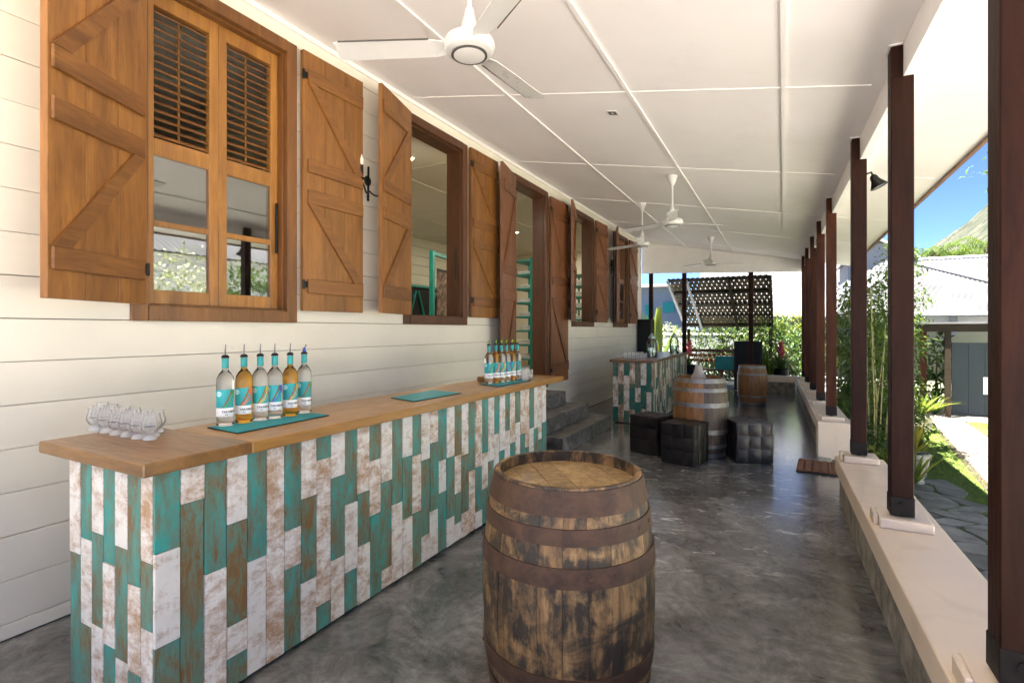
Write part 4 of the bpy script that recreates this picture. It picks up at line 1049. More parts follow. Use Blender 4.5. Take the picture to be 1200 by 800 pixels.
# pale slab path: corridor in plan
pa, pb = onG(1085,487), onG(1108,490); pc, pd = onG(1163,524), onG(1163,574)
def lerp2(a, b, t_): return a + (b-a)*t_
dirp = ((pd-pa).normalized()); 
pv = struct('garden_path', (0,0,GZ))
L0, L1 = pa + (pa-pd).normalized()*.0, pd + (pd-pa).normalized()*3.0
R0, R1 = pb, pb + (pd-pa).normalized()*((L1-L0).length)
R0 = pb + Vector((.25,0,0)); R1 = pc + (pc-pb).normalized()*3.0
MB().add([(L0.x-.05,L0.y,.009),(R0.x+.05,R0.y,.009),(R1.x+.1,R1.y,.009),(L1.x-.1,L1.y,.009)], [(0,1,2,3)]).build('bed', M_soil, pv)
nr_ = 26
for r_ in range(nr_):
    for c_ in range(3):
        sh = .0 if r_ % 2 else .12
        u0, u1 = max(0,(c_/3 + (sh if c_ else 0))), min(1, ((c_+1)/3 + (sh if c_ < 2 else 0)))
        q = [lerp2(lerp2(L0,L1,(r_+a)/nr_), lerp2(R0,R1,(r_+a)/nr_), u) for a, u in ((.03,u0+.01),(.03,u1-.01),(.97,u1-.01),(.97,u0+.01))]
        cc = sum((Vector((p.x,p.y)) for p in q), Vector((0,0)))/4
        z_ = .026 + random.uniform(-.003,.004)
        vs = [(p.x-cc.x,p.y-cc.y,.010) for p in q] + [(p.x-cc.x,p.y-cc.y,z_) for p in q]
        MB().add(vs, [(4,5,6,7),(0,1,5,4),(1,2,6,5),(2,3,7,6),(3,0,4,7)]).build('paving_slab', M_slab, pv, (cc.x,cc.y,0))
# paved strip in front of neighbour gate
MB().add([(1.2,14.2,GZ+.012),(9,14.2,GZ+.012),(9,17.4,GZ+.012),(1.2,17.4,GZ+.012)], [(0,1,2,3)])
tag(MB().add([(1.0,14.75,GZ+.012),(9,14.75,GZ+.012),(9,17.6,GZ+.012),(1.0,17.6,GZ+.012)], [(0,1,2,3)]).build('gate_pavement', plain('grey_pavement', (.24,.22,.20), .85, 0, .2, 3, .3)), kind='structure')
tag(MB().add([(3.1,-7,GZ+.014),(9.2,-7,GZ+.014),(9.2,14.7,GZ+.014),(4.75,14.7,GZ+.014),(4.75,5.2,GZ+.014),(3.1,5.2,GZ+.014)], [(0,1,2,3,4,5)]).build('side_bounce_ground', plain('pale_bounce_ground', (.66,.63,.585), .8, 0, .12, 3, .2)), kind='structure')  # pale ground added out of view to bounce sunlight into the veranda
tag(MB().add([(-9,-16,GZ+.016),(9.2,-16,GZ+.016),(9.2,-7.001,GZ+.016),(2.6,-7.001,GZ+.016),(2.6,Y0-.1,GZ+.016),(-9,Y0-.1,GZ+.016)], [(0,1,2,3,4,5)]).build('rear_bounce_ground', bpy.data.materials['pale_bounce_ground']), kind='structure')  # more unseen pale ground, added behind the camera to brighten the near end
# grass blades on the lawn, off the path
gb = MB(); rg = random.Random(3)
def inpath(p):
    for a_, b_ in ((0,1),):
        d = (L1-L0); t_ = ((p.x-L0.x)*d.x + (p.y-L0.y)*d.y)/d.length_squared
        if not -.02 <= t_ <= 1.02: return False
        l = lerp2(L0,L1,t_); r = lerp2(R0,R1,t_); u = ((p.x-l.x)*(r.x-l.x)+(p.y-l.y)*(r.y-l.y))/max(1e-6,((r.x-l.x)**2+(r.y-l.y)**2)); return 0 < u < 1
vs = []; fs = []
for _ in range(26000):
    y = rg.uniform(6.2, 14.7); x = rg.uniform(1.55, 4.6)
    if x < 2.45 - max(0, y-6.0)*.22 + .02 or inpath(Vector((x,y,0))): continue
    a = rg.uniform(0, 2*pi); h_ = rg.uniform(.02,.05); w_ = rg.uniform(.003,.006); lx, ly = rg.uniform(-.03,.03), rg.uniform(-.03,.03); b0 = len(vs)
    vs += [(x-w_*cos(a), y-w_*sin(a), GZ+.006), (x+w_*cos(a), y+w_*sin(a), GZ+.006), (x+lx, y+ly, GZ+h_)]; fs.append((b0,b0+1,b0+2))
gb.v, gb.f = vs, fs
tag(gb.build('grass', M_grass), 'short bright green grass beside the pale garden path', 'grass', kind='stuff')

# ------------------------------------------------------------------ vegetation
def leaf(vs, fs, p, d, up, L_, w_, bend=.25):
    """a folded leaf of 4 quads-ish (6 tris) from point p along d"""
    d = d.normalized(); s_ = d.cross(up)
    if s_.length < 1e-3: s_ = Vector((1,0,0))
    s_.normalize(); n = s_.cross(d); b = len(vs)
    m1 = p + d*L_*.4; tip = p + d*L_ - n*L_*bend
    vs += [p, m1 + s_*w_*.5 + n*w_*.12, tip, m1 - s_*w_*.5 + n*w_*.12, m1]
    fs += [(b, b+1, b+4), (b+1, b+2, b+4), (b+2, b+3, b+4), (b+3, b, b+4)]
def rv(r): 
    while True:
        v = Vector((r.uniform(-1,1), r.uniform(-1,1), r.uniform(-1,1)))
        if .05 < v.length < 1: return v
def crown(centers, n, L_, w_, seed, spread=.2, m=None):
    r = random.Random(seed); vs = []; fs = []
    for (c_, rad) in centers:
        c_ = Vector(c_); rad = Vector(rad) if not isinstance(rad, (int, float)) else Vector((rad,)*3)
        ncl = max(6, int(n*rad.x*rad.z*2))
        for _ in range(ncl):
            v = rv(r); v = v.normalized()*(v.length**.45); q = c_ + Vector((v.x*rad.x, v.y*rad.y, v.z*rad.z))
            for _2 in range(r.randint(4, 9)):
                o = rv(r)*spread; d = (v*.5 + rv(r) + Vector((0,0,-.1))); s = r.uniform(.6,1.25)
                leaf(vs, fs, q+o, d, Vector((r.uniform(-.4,.4), r.uniform(-.4,.4), 1)), L_*s, w_*s)
    b = MB(); b.v = [tuple(v) for v in vs]; b.f = fs; return b
def plant(name, label, cat, loc, centers, n, L_, w_, mat_, seed, stems=(), sm=None, group=None, spread=.2):
    t = thing(name, label, cat, loc, 0, group)
    for (pts_, r0, r1) in stems: MB().tube(pts_, r0, 7, r1).build('trunk' if cat == 'tree' else 'stem', sm or M_bark, t)
    crown(centers, n, L_, w_, seed, spread).build('crown' if cat == 'tree' else 'foliage', mat_, t); return t
def blades(name, label, cat, loc, n, L_, w_, mat_, seed, lean=.55, flower=None, pot=None, group=None, arch=.5):
    r = random.Random(seed); t = thing(name, label, cat, loc, 0, group); vs = []; fs = []
    z0 = pot or 0
    for k in range(n):
        a = r.uniform(0, 2*pi); ln = lean*r.uniform(.3,1.2); L1_ = L_*r.uniform(.6,1.1); b0 = len(vs); side = Vector((-sin(a), cos(a), 0)); m = 5
        for i in range(m+1):
            u = i/m; p = Vector((cos(a),sin(a),0))*(L1_*ln*u*(1+.3*u)) + Vector((0,0,z0 + L1_*(u - arch*ln*u*u*.9)))
            w = w_*(.55+.9*u)*(1-u**2.2)+.001; vs += [p + side*w*.5 + Vector((0,0,w*.15)), p, p - side*w*.5 + Vector((0,0,w*.15))]
        for i in range(m):
            b = b0+3*i; fs += [(b,b+1,b+4,b+3),(b+1,b+2,b+5,b+4)]
    bb = MB(); bb.v = [tuple(v) for v in vs]; bb.f = fs; bb.build('foliage', mat_, t, smooth=True)
    if flower:
        vs = []; fs = []
        for k in range(26):
            a = r.uniform(0,2*pi); z = z0 + flower*(.35+.65*k/26); leaf(vs, fs, Vector((0,0,z)), Vector((cos(a)*.7,sin(a)*.7,.9)), Vector((0,0,1)), .24*(1.2-k/40), .085, .1)
        bb = MB(); bb.v = [tuple(v) for v in vs]; bb.f = fs; bb.build('flower', M_pink, t)
    return t
# tall shrub with pale canes behind the posts
q = onG(1030, 560); sx, sy = 1.10, 8.6
rs = random.Random(8); canes = []
for k in range(16):
    dx, dy = rs.uniform(-.22,.30), rs.uniform(-.4,.5); canes.append(([(dx*.4,dy*.4,0),(dx*.8,dy*.8,1.0),(dx*1.3+rs.uniform(-.1,.1),dy*1.2,2.0+rs.uniform(-.3,.6))], .012, .005))
plant('cane_shrub', 'tall shrub of pale yellow canes with a leafy top beyond the low wall', 'shrub', (sx, sy, GZ), [((.05,.1,2.35),(.38,.5,.40)),((.25,.2,1.95),(.28,.4,.3)),((-.1,.0,1.5),(.25,.35,.4)),((.2,0,2.75),(.2,.3,.2)),((.45,1.2,2.5),(.4,.6,.55)),((.5,1.4,3.1),(.3,.4,.3)),((.1,1.0,1.4),(.35,.5,.5))], 210, .075, .036, M_leafm, 21, canes, M_stem, spread=.12)
plant('leafy_shrub', 'dark broad-leaved shrub behind the pier post', 'shrub', (1.05, 9.2, GZ), [((0,0,.8),(.34,.5,.55)),((.1,.2,1.5),(.3,.4,.4)),((.2,-.2,.4),(.35,.4,.3))], 150, .13, .07, M_leafd, 22, [([(0,0,0),(.05,0,1.2)], .03, .015)], spread=.14)
plant('leafy_shrub', 'loose green shrub rising between the far row of posts', 'shrub', (1.15, 12.2, GZ), [((0,0,1.0),(.45,.6,.7)),((.3,.2,2.0),(.45,.5,.5)),((.0,-.3,2.5),(.3,.4,.35))], 120, .13, .06, M_leafm, 23, [([(0,0,0),(.05,0,2.0)], .035, .015)], spread=.15)
plant('leafy_shrub', 'low yellow-green ground plants at the foot of the pale canes', 'shrub', (.98, 7.7, GZ), [((0,0,.3),(.22,.5,.3)),((.1,.5,.25),(.22,.3,.25))], 170, .10, .04, M_leafy, 24, spread=.1)
plant('leafy_shrub', 'green ground plants filling the gap opposite the door mat', 'shrub', (1.0, 8.0, GZ), [((0,0,.35),(.28,.6,.35)),((-.05,.4,.6),(.25,.4,.3))], 170, .11, .05, M_leafd, 25, spread=.1)
plant('leafy_shrub', 'broad dense green shrub behind the pale canes', 'shrub', (1.42, 10.6, GZ), [((0,0,1.0),(.55,.6,.8)),((.15,.2,1.9),(.5,.5,.55)),((-.1,.5,2.5),(.35,.4,.4)),((.1,-.2,.45),(.5,.5,.4))], 210, .11, .055, M_leafm, 27, [([(0,0,0),(.05,0,1.8)], .035, .015)], spread=.15)
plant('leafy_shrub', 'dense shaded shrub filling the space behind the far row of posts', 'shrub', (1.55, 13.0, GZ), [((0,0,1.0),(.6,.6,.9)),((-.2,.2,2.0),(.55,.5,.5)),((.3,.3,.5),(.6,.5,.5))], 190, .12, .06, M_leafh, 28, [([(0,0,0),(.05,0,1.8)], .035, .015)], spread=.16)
# potted plant on a stone urn
p = onG(1072, 567)
t = thing('stone_urn', 'weathered stone urn at the edge of the slate paving', 'plant pot', (p.x, p.y, GZ+.02))
MB().lathe([(.0,.001),(.10,.001),(.105,.03),(.085,.05),(.115,.16),(.145,.30),(.15,.33),(.175,.345),(.18,.385),(.165,.40),(.145,.40),(.14,.36),(.0,.36)], 28).build('urn_body', M_pot, t, smooth=True)
for k in range(10):
    a = 2*pi*k/10; MB().tube([(.092*cos(a),.092*sin(a),.07),(.128*cos(a),.128*sin(a),.2),(.153*cos(a),.153*sin(a),.325)], .012, 6).build('fluting', M_pot, t)
MB().lathe([(.0,.361),(.139,.361),(.10,.375),(.0,.38)], 18).build('soil', M_soil, t)
M_brom = leafmat('croton_blades', [(.10,.13,.015),(.26,.24,.03),(.42,.30,.06),(.12,.14,.02)], .35)
blades('strap_leaf_plant', 'yellow-green strap-leaved plant growing in the stone urn', 'plant', (p.x, p.y, GZ+.385), 34, .52, .045, M_brom, 31, .75)
q = onG(1062, 505)
t = thing('terracotta_pot', 'small pot beyond the stone urn near the dark gate shrub', 'plant pot', (q.x+.25, q.y, GZ)); MB().lathe([(.0,.001),(.13,.001),(.18,.30),(.20,.31),(.20,.35),(.17,.35),(.165,.31),(.0,.31)], 22).build('pot_body', M_pot, t, smooth=True)
MB().lathe([(.0,.311),(.16,.311),(.0,.33)], 16).build('soil', M_soil, t)
blades('strap_leaf_plant', 'yellow leaved plant in the small pot near the gate shrub', 'plant', (q.x+.25, q.y, GZ+.32), 26, .55, .06, M_leafy, 32, .8)
for k, (dx, dy) in enumerate(((-.28,.1),(-.1,-.35),(.02,.45))):
    blades('strap_leaf_plant', ['clump of yellow blades behind the stone urn', 'clump of yellow blades between urn and low wall', 'clump of yellow blades on the far side of the urn'][k], 'plant', (p.x+dx, p.y+dy, GZ), 22, .62, .05, M_leafy, 40+k, .5)
# shrub beside the gate
gq = onG(1100, 484)
plant('gate_shrub', 'dark leafy climbing shrub beside the blue gate', 'shrub', (gq.x-.05, gq.y+.1, GZ), [((0,0,1.2),(.33,.3,.4)),((-.1,0,.6),(.4,.35,.35)),((.15,0,1.75),(.22,.2,.2))], 130, .16, .09, M_leafd, 26, [([(0,0,0),(.05,.05,1.5)], .03, .012)], spread=.16)
blades('fern', 'arching dark green fern below the gate shrub', 'plant', (gq.x-.15, gq.y-.35, GZ), 60, .75, .05, M_leafd, 45, .9)
# vegetation that the window panes mirror (garden side to the right)
plant('blossom_shrub', 'pale flowering shrub in the garden mirrored in the window panes', 'shrub', (5.2, 6.2, GZ), [((0,0,2.0),(1.0,1.2,1.5)),((.2,.7,3.1),(.8,.9,.7))], 90, .13, .065, M_leafw, 51, [([(0,0,0),(0,0,1.4)], .05, .02)], spread=.25)
plant('leafy_shrub', 'green garden shrub mirrored in the window panes beside the blossom', 'shrub', (5.0, 8.6, GZ), [((0,0,1.9),(1.1,1.2,1.5)),((.2,-.5,2.9),(.9,.8,.7))], 90, .15, .075, M_leafm, 52, [([(0,0,0),(0,0,1.4)], .05, .02)], spread=.25)
for k, (x_, y_) in enumerate(((4.6,7.3),(4.7,9.8))): blades('strap_leaf_plant', ['tall strap-leaved plant between the mirrored shrubs', 'tall strap-leaved plant past the mirrored shrubs'][k], 'plant', (x_, y_, GZ), 50, 2.6, .14, M_leafy, 60+k, .5)
# overhanging garden tree (top right)
tr_c = onY(1159, 196, 14.0)
plant('garden_tree', 'garden tree whose leafy branch hangs beneath the eave against the sky', 'tree', (tr_c.x+1.5, 14.0, GZ), [((-1.35,0,tr_c.z-GZ),(.40,.5,.38)),((-.9,0,tr_c.z-GZ+.5),(.7,.7,.4)),((0,0,tr_c.z-GZ+1.0),(1.3,1.3,.9)),((.8,.3,tr_c.z-GZ+.4),(1.2,1.2,.8))], 32, .15, .07, M_leafm, 53,
      [([(0,0,0),(.05,0,2.2),(-.1,0,4.6)], .14, .07), ([(-.05,0,3.6),(-.7,0,tr_c.z-GZ-.2),(-1.5,0,tr_c.z-GZ)], .06, .015)], spread=.2)

# ------------------------------------------------------------------ neighbouring buildings
def corrugated(A, B, C_, D_, name, mat_, parent, nw=60, amp=.018):
    """roof plane quad A(eave left) B(eave right) C(ridge right) D(ridge left); waves run eave->ridge"""
    A, B, C_, D_ = map(Vector, (A,B,C_,D_)); n = (B-A).cross(D_-A).normalized(); vs = []; fs = []; m = nw*4
    for i in range(m+1):
        u = i/m; o = n*amp*sin(u*nw*2*pi); a = A.lerp(B,u)+o; d = D_.lerp(C_,u)+o; vs += [a, d, a-n*.02, d-n*.02]
    for i in range(m):
        b = 4*i; fs += [(b,b+4,b+5,b+1),(b+2,b+3,b+7,b+6)]
    bb = MB(); bb.v = [tuple(v) for v in vs]; bb.f = fs; return bb.build(name, mat_, parent, smooth=True)
hz_ = thing('neighbour_house', 'pale neighbouring house with corrugated metal roof behind the blue gate', 'house', (0, 17.5, GZ))
def hp(v): return (v[0], v[1]-17.5, v[2]-GZ)
MB().box(2.0, 12, 0, .2, 0, 2.45).build('wall', M_hwall, hz_)
MB().box(1.95, 12.05, -.03, -.001, 2.22, 2.40).build('fascia_board', M_white_w, hz_)
MB().box(1.7, 12, -.55, -.42, 2.40, 2.50, c=.02).build('gutter', M_greym, hz_)
MB().box(3.9, 4.05, -.12, -.03, 1.9, 2.7).build('downpipe_box', M_greym, hz_)
corrugated((1.2,-.5,2.42),(12,-.5,2.42),(12,3.9,4.35),(3.6,3.9,4.35), 'roof', M_roofm, hz_, 74)
corrugated((1.2,8.4,2.42),(1.2,-.5,2.42),(3.6,3.9,4.35),(3.6,4.0,4.35), 'roof_hip', M_roofm, hz_, 40)
MB().tube([(3.6,3.9,4.37),(12,3.9,4.37)], .06, 8).build('ridge_cap', M_greym, hz_)
MB().tube([(1.25,-.45,2.46),(3.6,3.9,4.38)], .05, 8).build('hip_cap', M_greym, hz_)
MB().tube([(3.7,3.6,4.28),(5.6,1.0,3.16),(7.6,.9,3.1)], .05, 8).build('valley_flashing', M_greym, hz_)
# pergola canopy in front of house
pg = thing('pergola', 'flat dark roofed pergola over the blue gate', 'pergola', (3.0, 15.6, GZ))
MB().box(-1.1, 6, -.66, .9, 2.18, 2.22).build('roof_sheet', M_roofm, pg); MB().box(-1.1, 6, -.52, -.44, 2.00, 2.179, c=.004).build('front_beam', M_battend, pg)
MB().box(-1.1, 6, .8, .88, 2.00, 2.179, c=.004).build('back_beam', M_battend, pg)
pp = onG(1073, 480)
MB().box(pp.x-3.0-.06, pp.x-3.0+.06, -.06, .06, 0, 2.0-.001, c=.004).build('post', M_postr, pg); MB().box(.30, .41, -.48, -.40, 0, 1.999, c=.004).build('post', M_battend, pg)
# dark blue gate
ga = onG(1113, 487); gt = thing('garden_gate', 'solid dark blue gate with a white notice under the pergola', 'gate', (ga.x+.05, ga.y+.05, GZ))
for k in range(6): MB().box(k*.30+.001, k*.30+.298, 0, .04, .03, 1.74, c=.003).build('gate_board', M_navy, gt)
for z in (.2, 1.5): MB().box(0, 1.8, .041, .08, z, z+.1).build('cross_rail', M_navy, gt)
npos = onY(1158, 452, ga.y+.05); MB().box(npos.x-gt.location.x-.09, npos.x-gt.location.x+.25, -.012, -.002, npos.z-GZ-.2, npos.z-GZ+.2).build('notice', M_white_w, gt)
# long pale roof seen between the far posts
lh = thing('long_shed', 'long pale shed with steep corrugated roof beyond the far posts', 'shed', (0, 23, GZ))
MB().box(-3.2, 3.0, 0, .2, 0, 2.6).build('wall', M_shedw, lh)
corrugated((-3.4,-.5,2.55),(3.2,-.5,2.55),(3.2,2.6,4.9),(-3.4,2.6,4.9), 'roof', plain('pale_metal_roof', (.13,.13,.14), .65, .1, .12, 1.2), lh, 64)
MB().tube([(-3.4,2.6,4.93),(3.2,2.6,4.93)], .06, 8).build('ridge_cap', M_greym, lh)
gq2 = onY(1031, 300, 21.0)
gh = thing('gable_house', 'white gabled house end peeking between the posts', 'house', (gq2.x, 21.0, GZ))
b = MB(); hgt = onY(1031, 284, 21).z - GZ; 
b.add([(-.9,0,0),(.9,0,0),(.9,0,hgt-.55),(0,0,hgt),(-.9,0,hgt-.55),(-.9,3,0),(.9,3,0),(.9,3,hgt-.55),(0,3,hgt),(-.9,3,hgt-.55)], [(0,1,2,3,4),(9,8,7,6,5),(0,5,6,1),(1,6,7,2),(0,4,9,5)]).build('wall', M_shedw, gh)
b = MB(); b.add([(-1.05,-.2,hgt-.62),(0,-.2,hgt+.03),(1.05,-.2,hgt-.62),(-1.05,3.2,hgt-.62),(0,3.2,hgt+.03),(1.05,3.2,hgt-.62),(-1.05,-.2,hgt-.54),(0,-.2,hgt+.11),(1.05,-.2,hgt-.54),(-1.05,3.2,hgt-.54),(0,3.2,hgt+.11),(1.05,3.2,hgt-.54)],
      [(0,1,4,3),(1,2,5,4),(6,9,10,7),(7,10,11,8),(0,6,7,1),(1,7,8,2),(0,3,9,6),(2,8,11,5)]).build('roof', M_greym, gh)
# white boarded guest house along the garden side (mirrored in the window panes)
gs = thing('guest_house', 'white boarded guest house across the garden mirrored in the window panes', 'house', (9.2, 2.0, GZ))
MB().box(.03, .2, 0, 11, 0, 4.3).build('wall', M_white_w, gs)
for k in range(15): MB().box(0, .029, 0, 11, .003+k*.285, .28+k*.285, c=.004).build('board', M_white_w, gs)
corrugated((-.5,11.3,4.25),(-.5,-.3,4.25),(3.2,-.3,6.2),(3.2,11.3,6.2), 'roof', M_roofm, gs, 60)
for yv in (2.2, 5.2, 8.4):
    MB().box(-.03,.0295,yv,yv+1.1,1.3,2.9,c=.004).build('window_shutter', M_teals, gs)
# pale blue house at far left gap
bh = thing('blue_house', 'pale blue house with teal shutters beyond the far left corner', 'house', (onY(772,400,25).x, 25, GZ))
MB().box(-2.2, 1.2, 0, .3, 0, 4.05).build('wall', M_bluew, bh); MB().box(-2.6, 1.35, -.8, .5, 4.06, 4.16).build('roof_edge', M_white_w, bh)
for (px, w_, z0_, z1_) in ((760.5, .30, 2.5, 3.25), (783.5, .42, 2.85, 3.35)):
    X = onY(px, 350, 24.97).x - bh.location.x; wq = MB().box(X-w_/1.6, X+w_/1.6, -.06, -.001, z0_, z1_, c=.005).build('window_shutter', M_tealb, bh)
MB().box(-2.2, 1.2, -.05, -.002, 2.0, 2.2).build('band', M_greym, bh)
# white garden wall at the far end
ww = thing('garden_wall', 'bright white garden wall behind the far hedge', 'wall', (-3.6, 19.5, GZ)); MB().box(-.9, 4.2, 0, .15, 0, 1.85).build('wall_face', M_shedw, ww); MB().box(-.93, 4.23, -.04, .19, 1.851, 1.92, c=.005).build('coping', M_white_w, ww)
rl = thing('picket_railing', 'low white picket railing beyond the far bar', 'railing', (onY(755,420,16).x, 16, GZ))
for k in range(14): MB().box(k*.11, k*.11+.04, 0, .02, .02, 1.35, c=.003).build('picket', M_white_w, rl)
for z in (.25, 1.15): MB().box(0, 1.5, .021, .045, z, z+.06).build('rail', M_white_w, rl)

# ------------------------------------------------------------------ woven awning beyond the end beam
ya_, yb_, za_, zb_ = 13.42, 16.3, 2.74, 1.52
aw = thing('woven_awning', 'sloping lattice awning of woven bamboo on dark battens at the veranda end', 'awning', (-1.42, ya_, 0))
xa_, xb_ = -2.6+1.42, -.26+1.42
def ap(x, t_, d=0):
    return Vector((x, (yb_-ya_)*t_ - d*.39, za_ + (zb_-za_)*t_ - d*.92))
wv = MB(); nb = 84
for k in range(-12, 34):           # diagonal bamboo laths, two directions, one woven sheet
    for s_ in (0, 1):
        x0 = xa_ + (xb_-xa_)*k/20; x1 = x0 + .95; t0, t1_ = 0., 1.
        if s_: x0, x1 = x1, x0
        def clip(x0, x1):
            ta, tb = 0., 1.
            for lim, sg in ((xa_, 1), (xb_, -1)):
                f0, f1 = (x0-lim)*sg, (x1-lim)*sg
                if f0 < 0 and f1 < 0: return None
                if f0 < 0: ta = max(ta, f0/(f0-f1))
                if f1 < 0: tb = min(tb, f0/(f0-f1))
            return (ta, tb) if tb - ta > .02 else None
        cl = clip(x0, x1)
        if not cl: continue
        ta, tb = cl; pA, pB = ap(x0+(x1-x0)*ta, ta, .006*s_), ap(x0+(x1-x0)*tb, tb, .006*s_)
        d = (pB-pA).normalized(); sd = d.cross(Vector((0,-.39,-.92))).normalized()*.040; b0 = len(wv.v)
        up = Vector((0,-.39,-.92))*.004
        wv.add([pA-sd, pA+sd, pB+sd, pB-sd, pA-sd+up, pA+sd+up, pB+sd+up, pB-sd+up], [(0,1,2,3),(7,6,5,4),(0,4,5,1),(2,6,7,3),(1,5,6,2),(3,7,4,0)])
tag(wv.build('lattice', M_thatch, aw), kind='stuff')
for t_ in (.02, .25, .47, .70, .93):
    b = MB(); vs = [ap(x, tt, d) for d in (.012,.05) for x, tt in ((xa_,t_-.018),(xb_,t_-.018),(xb_,t_+.018),(xa_,t_+.018))]
    b.add(vs, [(0,3,2,1),(4,5,6,7),(0,1,5,4),(1,2,6,5),(2,3,7,6),(3,0,4,7)]).build('batten', M_battend, aw)
for x, m in ((xa_-.04, M_greym), (xa_+.42, M_greym), (xa_+1.4, M_battend), (xb_-.04, M_battend)):
    b = MB(); vs = [ap(xx, tt, d) for d in (.051,.11) for xx, tt in ((x,0),(x+.06,0),(x+.06,1.0),(x,1.0))]
    b.add(vs, [(0,3,2,1),(4,5,6,7),(0,1,5,4),(1,2,6,5),(2,3,7,6),(3,0,4,7)]).build('rafter', m, aw)
for x in (xa_+.02, xb_-.1): MB().box(x, x+.08, yb_-ya_-.1, yb_-ya_-.02, GZ, zb_-.05, c=.003).build('support_post', M_post, aw)
# far-end terrace beyond the end posts
tag(MB().box(-6, 2.4, Y1+.005, 19, GZ-.05, -.03).build('far_terrace', plain('terrace_paving', (.22,.225,.23), .6, 0, .2, 2, .2)), kind='structure')

# ------------------------------------------------------------------ plants and furniture at the far end
plant('hedge', 'dark green hedge under the woven awning', 'hedge', (-.9, 17.2, -.03), [((-.9,0,1.0),(.6,.4,.6)),((0,0,1.1),(.7,.4,.6)),((.9,0,1.0),(.7,.4,.6)),((1.7,0,1.1),(.6,.4,.6)),((-.4,0,.4),(1.0,.4,.35)),((1.1,0,.4),(1.0,.4,.35)),((-1.3,.2,.9),(.6,.4,.9)),((.4,.3,.9),(1.4,.3,.9))], 150, .13, .06, M_leafh, 71, [([(-.5,0,0),(-.5,0,1)], .03, .02), ([(.8,0,0),(.8,0,1)], .03, .02)], spread=.2)
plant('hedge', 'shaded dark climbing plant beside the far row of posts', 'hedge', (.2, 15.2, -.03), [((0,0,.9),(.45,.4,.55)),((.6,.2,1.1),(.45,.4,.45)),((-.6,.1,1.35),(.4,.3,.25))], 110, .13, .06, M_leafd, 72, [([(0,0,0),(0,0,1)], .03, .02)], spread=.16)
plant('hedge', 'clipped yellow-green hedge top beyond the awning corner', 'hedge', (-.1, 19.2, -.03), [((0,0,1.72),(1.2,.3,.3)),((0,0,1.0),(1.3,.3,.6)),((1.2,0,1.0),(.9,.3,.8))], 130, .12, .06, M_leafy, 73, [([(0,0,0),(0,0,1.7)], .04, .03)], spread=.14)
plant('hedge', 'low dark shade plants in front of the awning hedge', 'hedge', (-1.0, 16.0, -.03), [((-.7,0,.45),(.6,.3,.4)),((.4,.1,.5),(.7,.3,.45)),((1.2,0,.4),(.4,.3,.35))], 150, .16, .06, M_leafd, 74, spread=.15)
bp1, bp2 = onY(807, 430, 14.2), onY(915, 440, 13.9)
for k, (pt, lab) in enumerate(((bp1, 'pink flowering bromeliad behind the far bar'), (bp2, 'pink flowering bromeliad by the end wall'))):
    t = thing('planter_pot', ['dark pot holding the bromeliad behind the far bar', 'dark pot holding the bromeliad by the end wall'][k], 'plant pot', (pt.x, pt.y, -.03)); hp_ = .55
    MB().lathe([(.0,.001),(.13,.001),(.17,hp_-.04),(.185,hp_-.03),(.185,hp_),(.16,hp_),(.155,hp_-.04),(.0,hp_-.05)], 20).build('pot_body', M_blk, t, smooth=True); MB().lathe([(.0,hp_-.049),(.154,hp_-.039),(.0,hp_-.03)], 14, cap0=False, cap1=False).build('soil', M_soil, t)
    blades('bromeliad', lab, 'plant', (pt.x, pt.y, -.03+hp_-.05), 30, .55, .055, M_leafm, 80+k, .7, flower=.62, group='bromeliads at the far end')
blades('ginger_plant', 'bright green strap plant behind the far barrel', 'plant', (onY(900,440,14.0).x, 14.0, -.03), 34, 1.05, .07, M_leafy, 85, .35)
blades('banana_plant', 'tall yellow-green banana plant in front of the blue house', 'plant', (onY(771,400,17).x, 17, -.03), 14, 2.3, .32, M_leafy, 86, .28)
plant('white_shrub', 'pale leafy shrub beside the banana plant', 'shrub', (onY(783,400,18).x, 18, -.03), [((0,0,1.1),(.4,.3,.6))], 150, .12, .06, M_leafw, 87, [([(0,0,0),(0,0,.9)], .03, .02)], spread=.15)
# slatted bench with teal crates
bx = onY(843, 430, 14.3); bn = thing('slatted_bench', 'brown slatted garden bench behind the middle barrel', 'bench', (bx.x, 14.3, -.03))
for k in range(4): MB().box(-.85,.95,-.20+.1*k,-.12+.1*k,.42,.45,c=.003).build('seat_slat', M_shut2h, bn)
for k in range(3): MB().box(-.85,.95,.23,.26,.62+.13*k,.70+.13*k,c=.003).build('back_slat', M_shut2h, bn)
for x in (-.8,.05,.9):
    MB().box(x-.03,x+.03,.195,.229,.001,.98,c=.003).build('back_leg', M_shut2, bn); MB().box(x-.03,x+.03,-.19,-.14,.001,.419,c=.003).build('front_leg', M_shut2, bn)
for k, (px, w_) in enumerate(((849, .42), (869, .40))):
    p = onY(px, 430, 14.25); t = thing('teal_crate', ['bright teal crate on the slatted bench', 'darker teal crate on the slatted bench beside the barrel'][k], 'crate', (p.x, 14.25, .4205), 0, 'teal crates on the bench')
    m = M_tealb if k == 0 else M_teals  # second crate takes the deeper teal
    for (a, b_, c0, d) in ((-w_/2,w_/2,-.12,-.10),(-w_/2,w_/2,.10,.12)): MB().box(a,b_,c0,d,.002,.34,c=.004).build('side_panel', m, t)
    for x in (-w_/2, w_/2-.02): MB().box(x,x+.02,-.099,.099,.002,.34,c=.004).build('end_panel', m, t)
    MB().box(-w_/2+.021,w_/2-.021,-.099,.099,.002,.02).build('base_panel', m, t); MB().box(-w_/2-.01,w_/2+.01,-.13,-.1205,.30,.345,c=.003).build('rim', m, t)
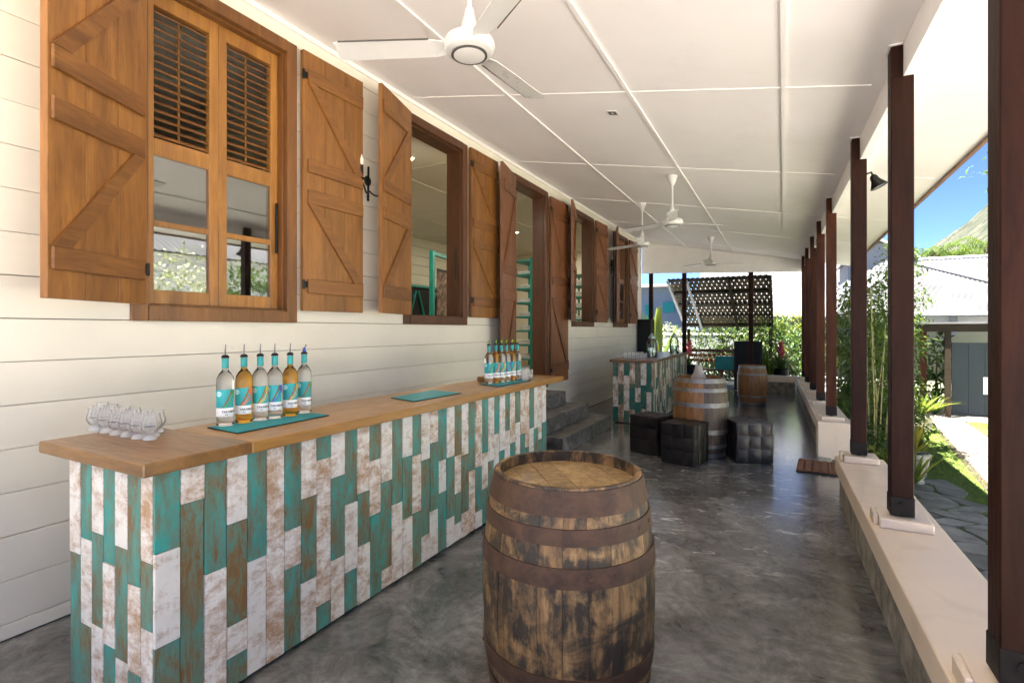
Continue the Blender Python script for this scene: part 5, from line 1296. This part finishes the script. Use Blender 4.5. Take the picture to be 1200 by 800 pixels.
# black cabinets
def cabinet(px, Y, w_, z0, z1, label):
    p = onY(px, 400, Y); t = thing('black_cabinet', label, 'cabinet', (p.x, Y, z0)); hgt = z1-z0
    MB().box(-w_/2,w_/2,-.2,.2,.001,hgt,c=.006).build('cabinet_body', M_blk, t); MB().box(-w_/2+.03,w_/2-.03,-.212,-.2005,.05,hgt-.04,c=.004).build('cabinet_door', M_blk, t); MB().box(w_/2-.09,w_/2-.07,-.225,-.2125,hgt*.5,hgt*.5+.1).build('handle', M_iron, t)
cabinet(757, 12.75, .33, .001, 1.70, 'tall black cabinet against the far house corner'); cabinet(877, 13.85, .62, -.029, 1.16, 'black cabinet behind the far barrel and end post')

# ------------------------------------------------------------------ hill and palms
def hillz(x, y):
    d = math.hypot(x-330, (y-420)*.8); base = 360*math.exp(-(d/170)**2)
    d2 = math.hypot(x-150, y-600); base += 22*math.exp(-(d2/150)**2)
    return base + 3.5*sin(x*.07+1)*cos(y*.05)*min(1, base/20) + 1.6*sin(x*.19+y*.13)*min(1, base/15) - 2
n = 90; hv = []; hf = []
for i in range(n+1):
    for j in range(n+1):
        x = -100 + 760*i/n; y = 170 + 640*j/n; hv.append((x, y, hillz(x, y) + GZ))
for i in range(n):
    for j in range(n): hf.append((i*(n+1)+j, (i+1)*(n+1)+j, (i+1)*(n+1)+j+1, i*(n+1)+j+1))
hb_ = MB(); hb_.v, hb_.f = hv, hf
tag(hb_.build('hill', M_hill, smooth=True), kind='structure')
def palm(px, py, Y, label, seed):
    p = onY(px, py, Y); t = thing('palm_tree', label, 'tree', (p.x, Y, GZ), 0, 'palms behind the neighbouring roof'); hgt = p.z - GZ
    MB().tube([(0,0,0),(.15,0,hgt*.5),(.0,0,hgt)], .16, 8, .10).build('trunk', M_bark, t)
    r = random.Random(seed); vs = []; fs = []
    for k in range(16):
        a = 2*pi*k/16 + r.uniform(-.2,.2); el = r.uniform(-.1,1.0); L_ = 2.3*r.uniform(.8,1.1)
        for i in range(16):
            u = (i+1)/16; q = Vector((cos(a)*cos(el)*L_*u, sin(a)*cos(el)*L_*u, hgt + L_*(sin(el)*u - .75*u*u))); side = Vector((-sin(a), cos(a), 0))
            for s_ in (-1, 1): leaf(vs, fs, q, side*s_ + Vector((cos(a),sin(a),-.5))*.6, Vector((0,0,1)), .55*(1.1-u*.6), .07, .2)
    bb = MB(); bb.v = [tuple(v) for v in vs]; bb.f = fs; bb.build('crown', M_leafh, t)
palm(1098, 297, 34, 'short palm behind the neighbouring roof ridge beside the shrub', 91); palm(1118, 299, 38, 'palm behind the middle of the neighbouring roof ridge', 92); palm(1155, 286, 36, 'taller palm against the hillside behind the roof', 93); palm(1136, 300, 42, 'low palm between its taller neighbours behind the roof', 94)
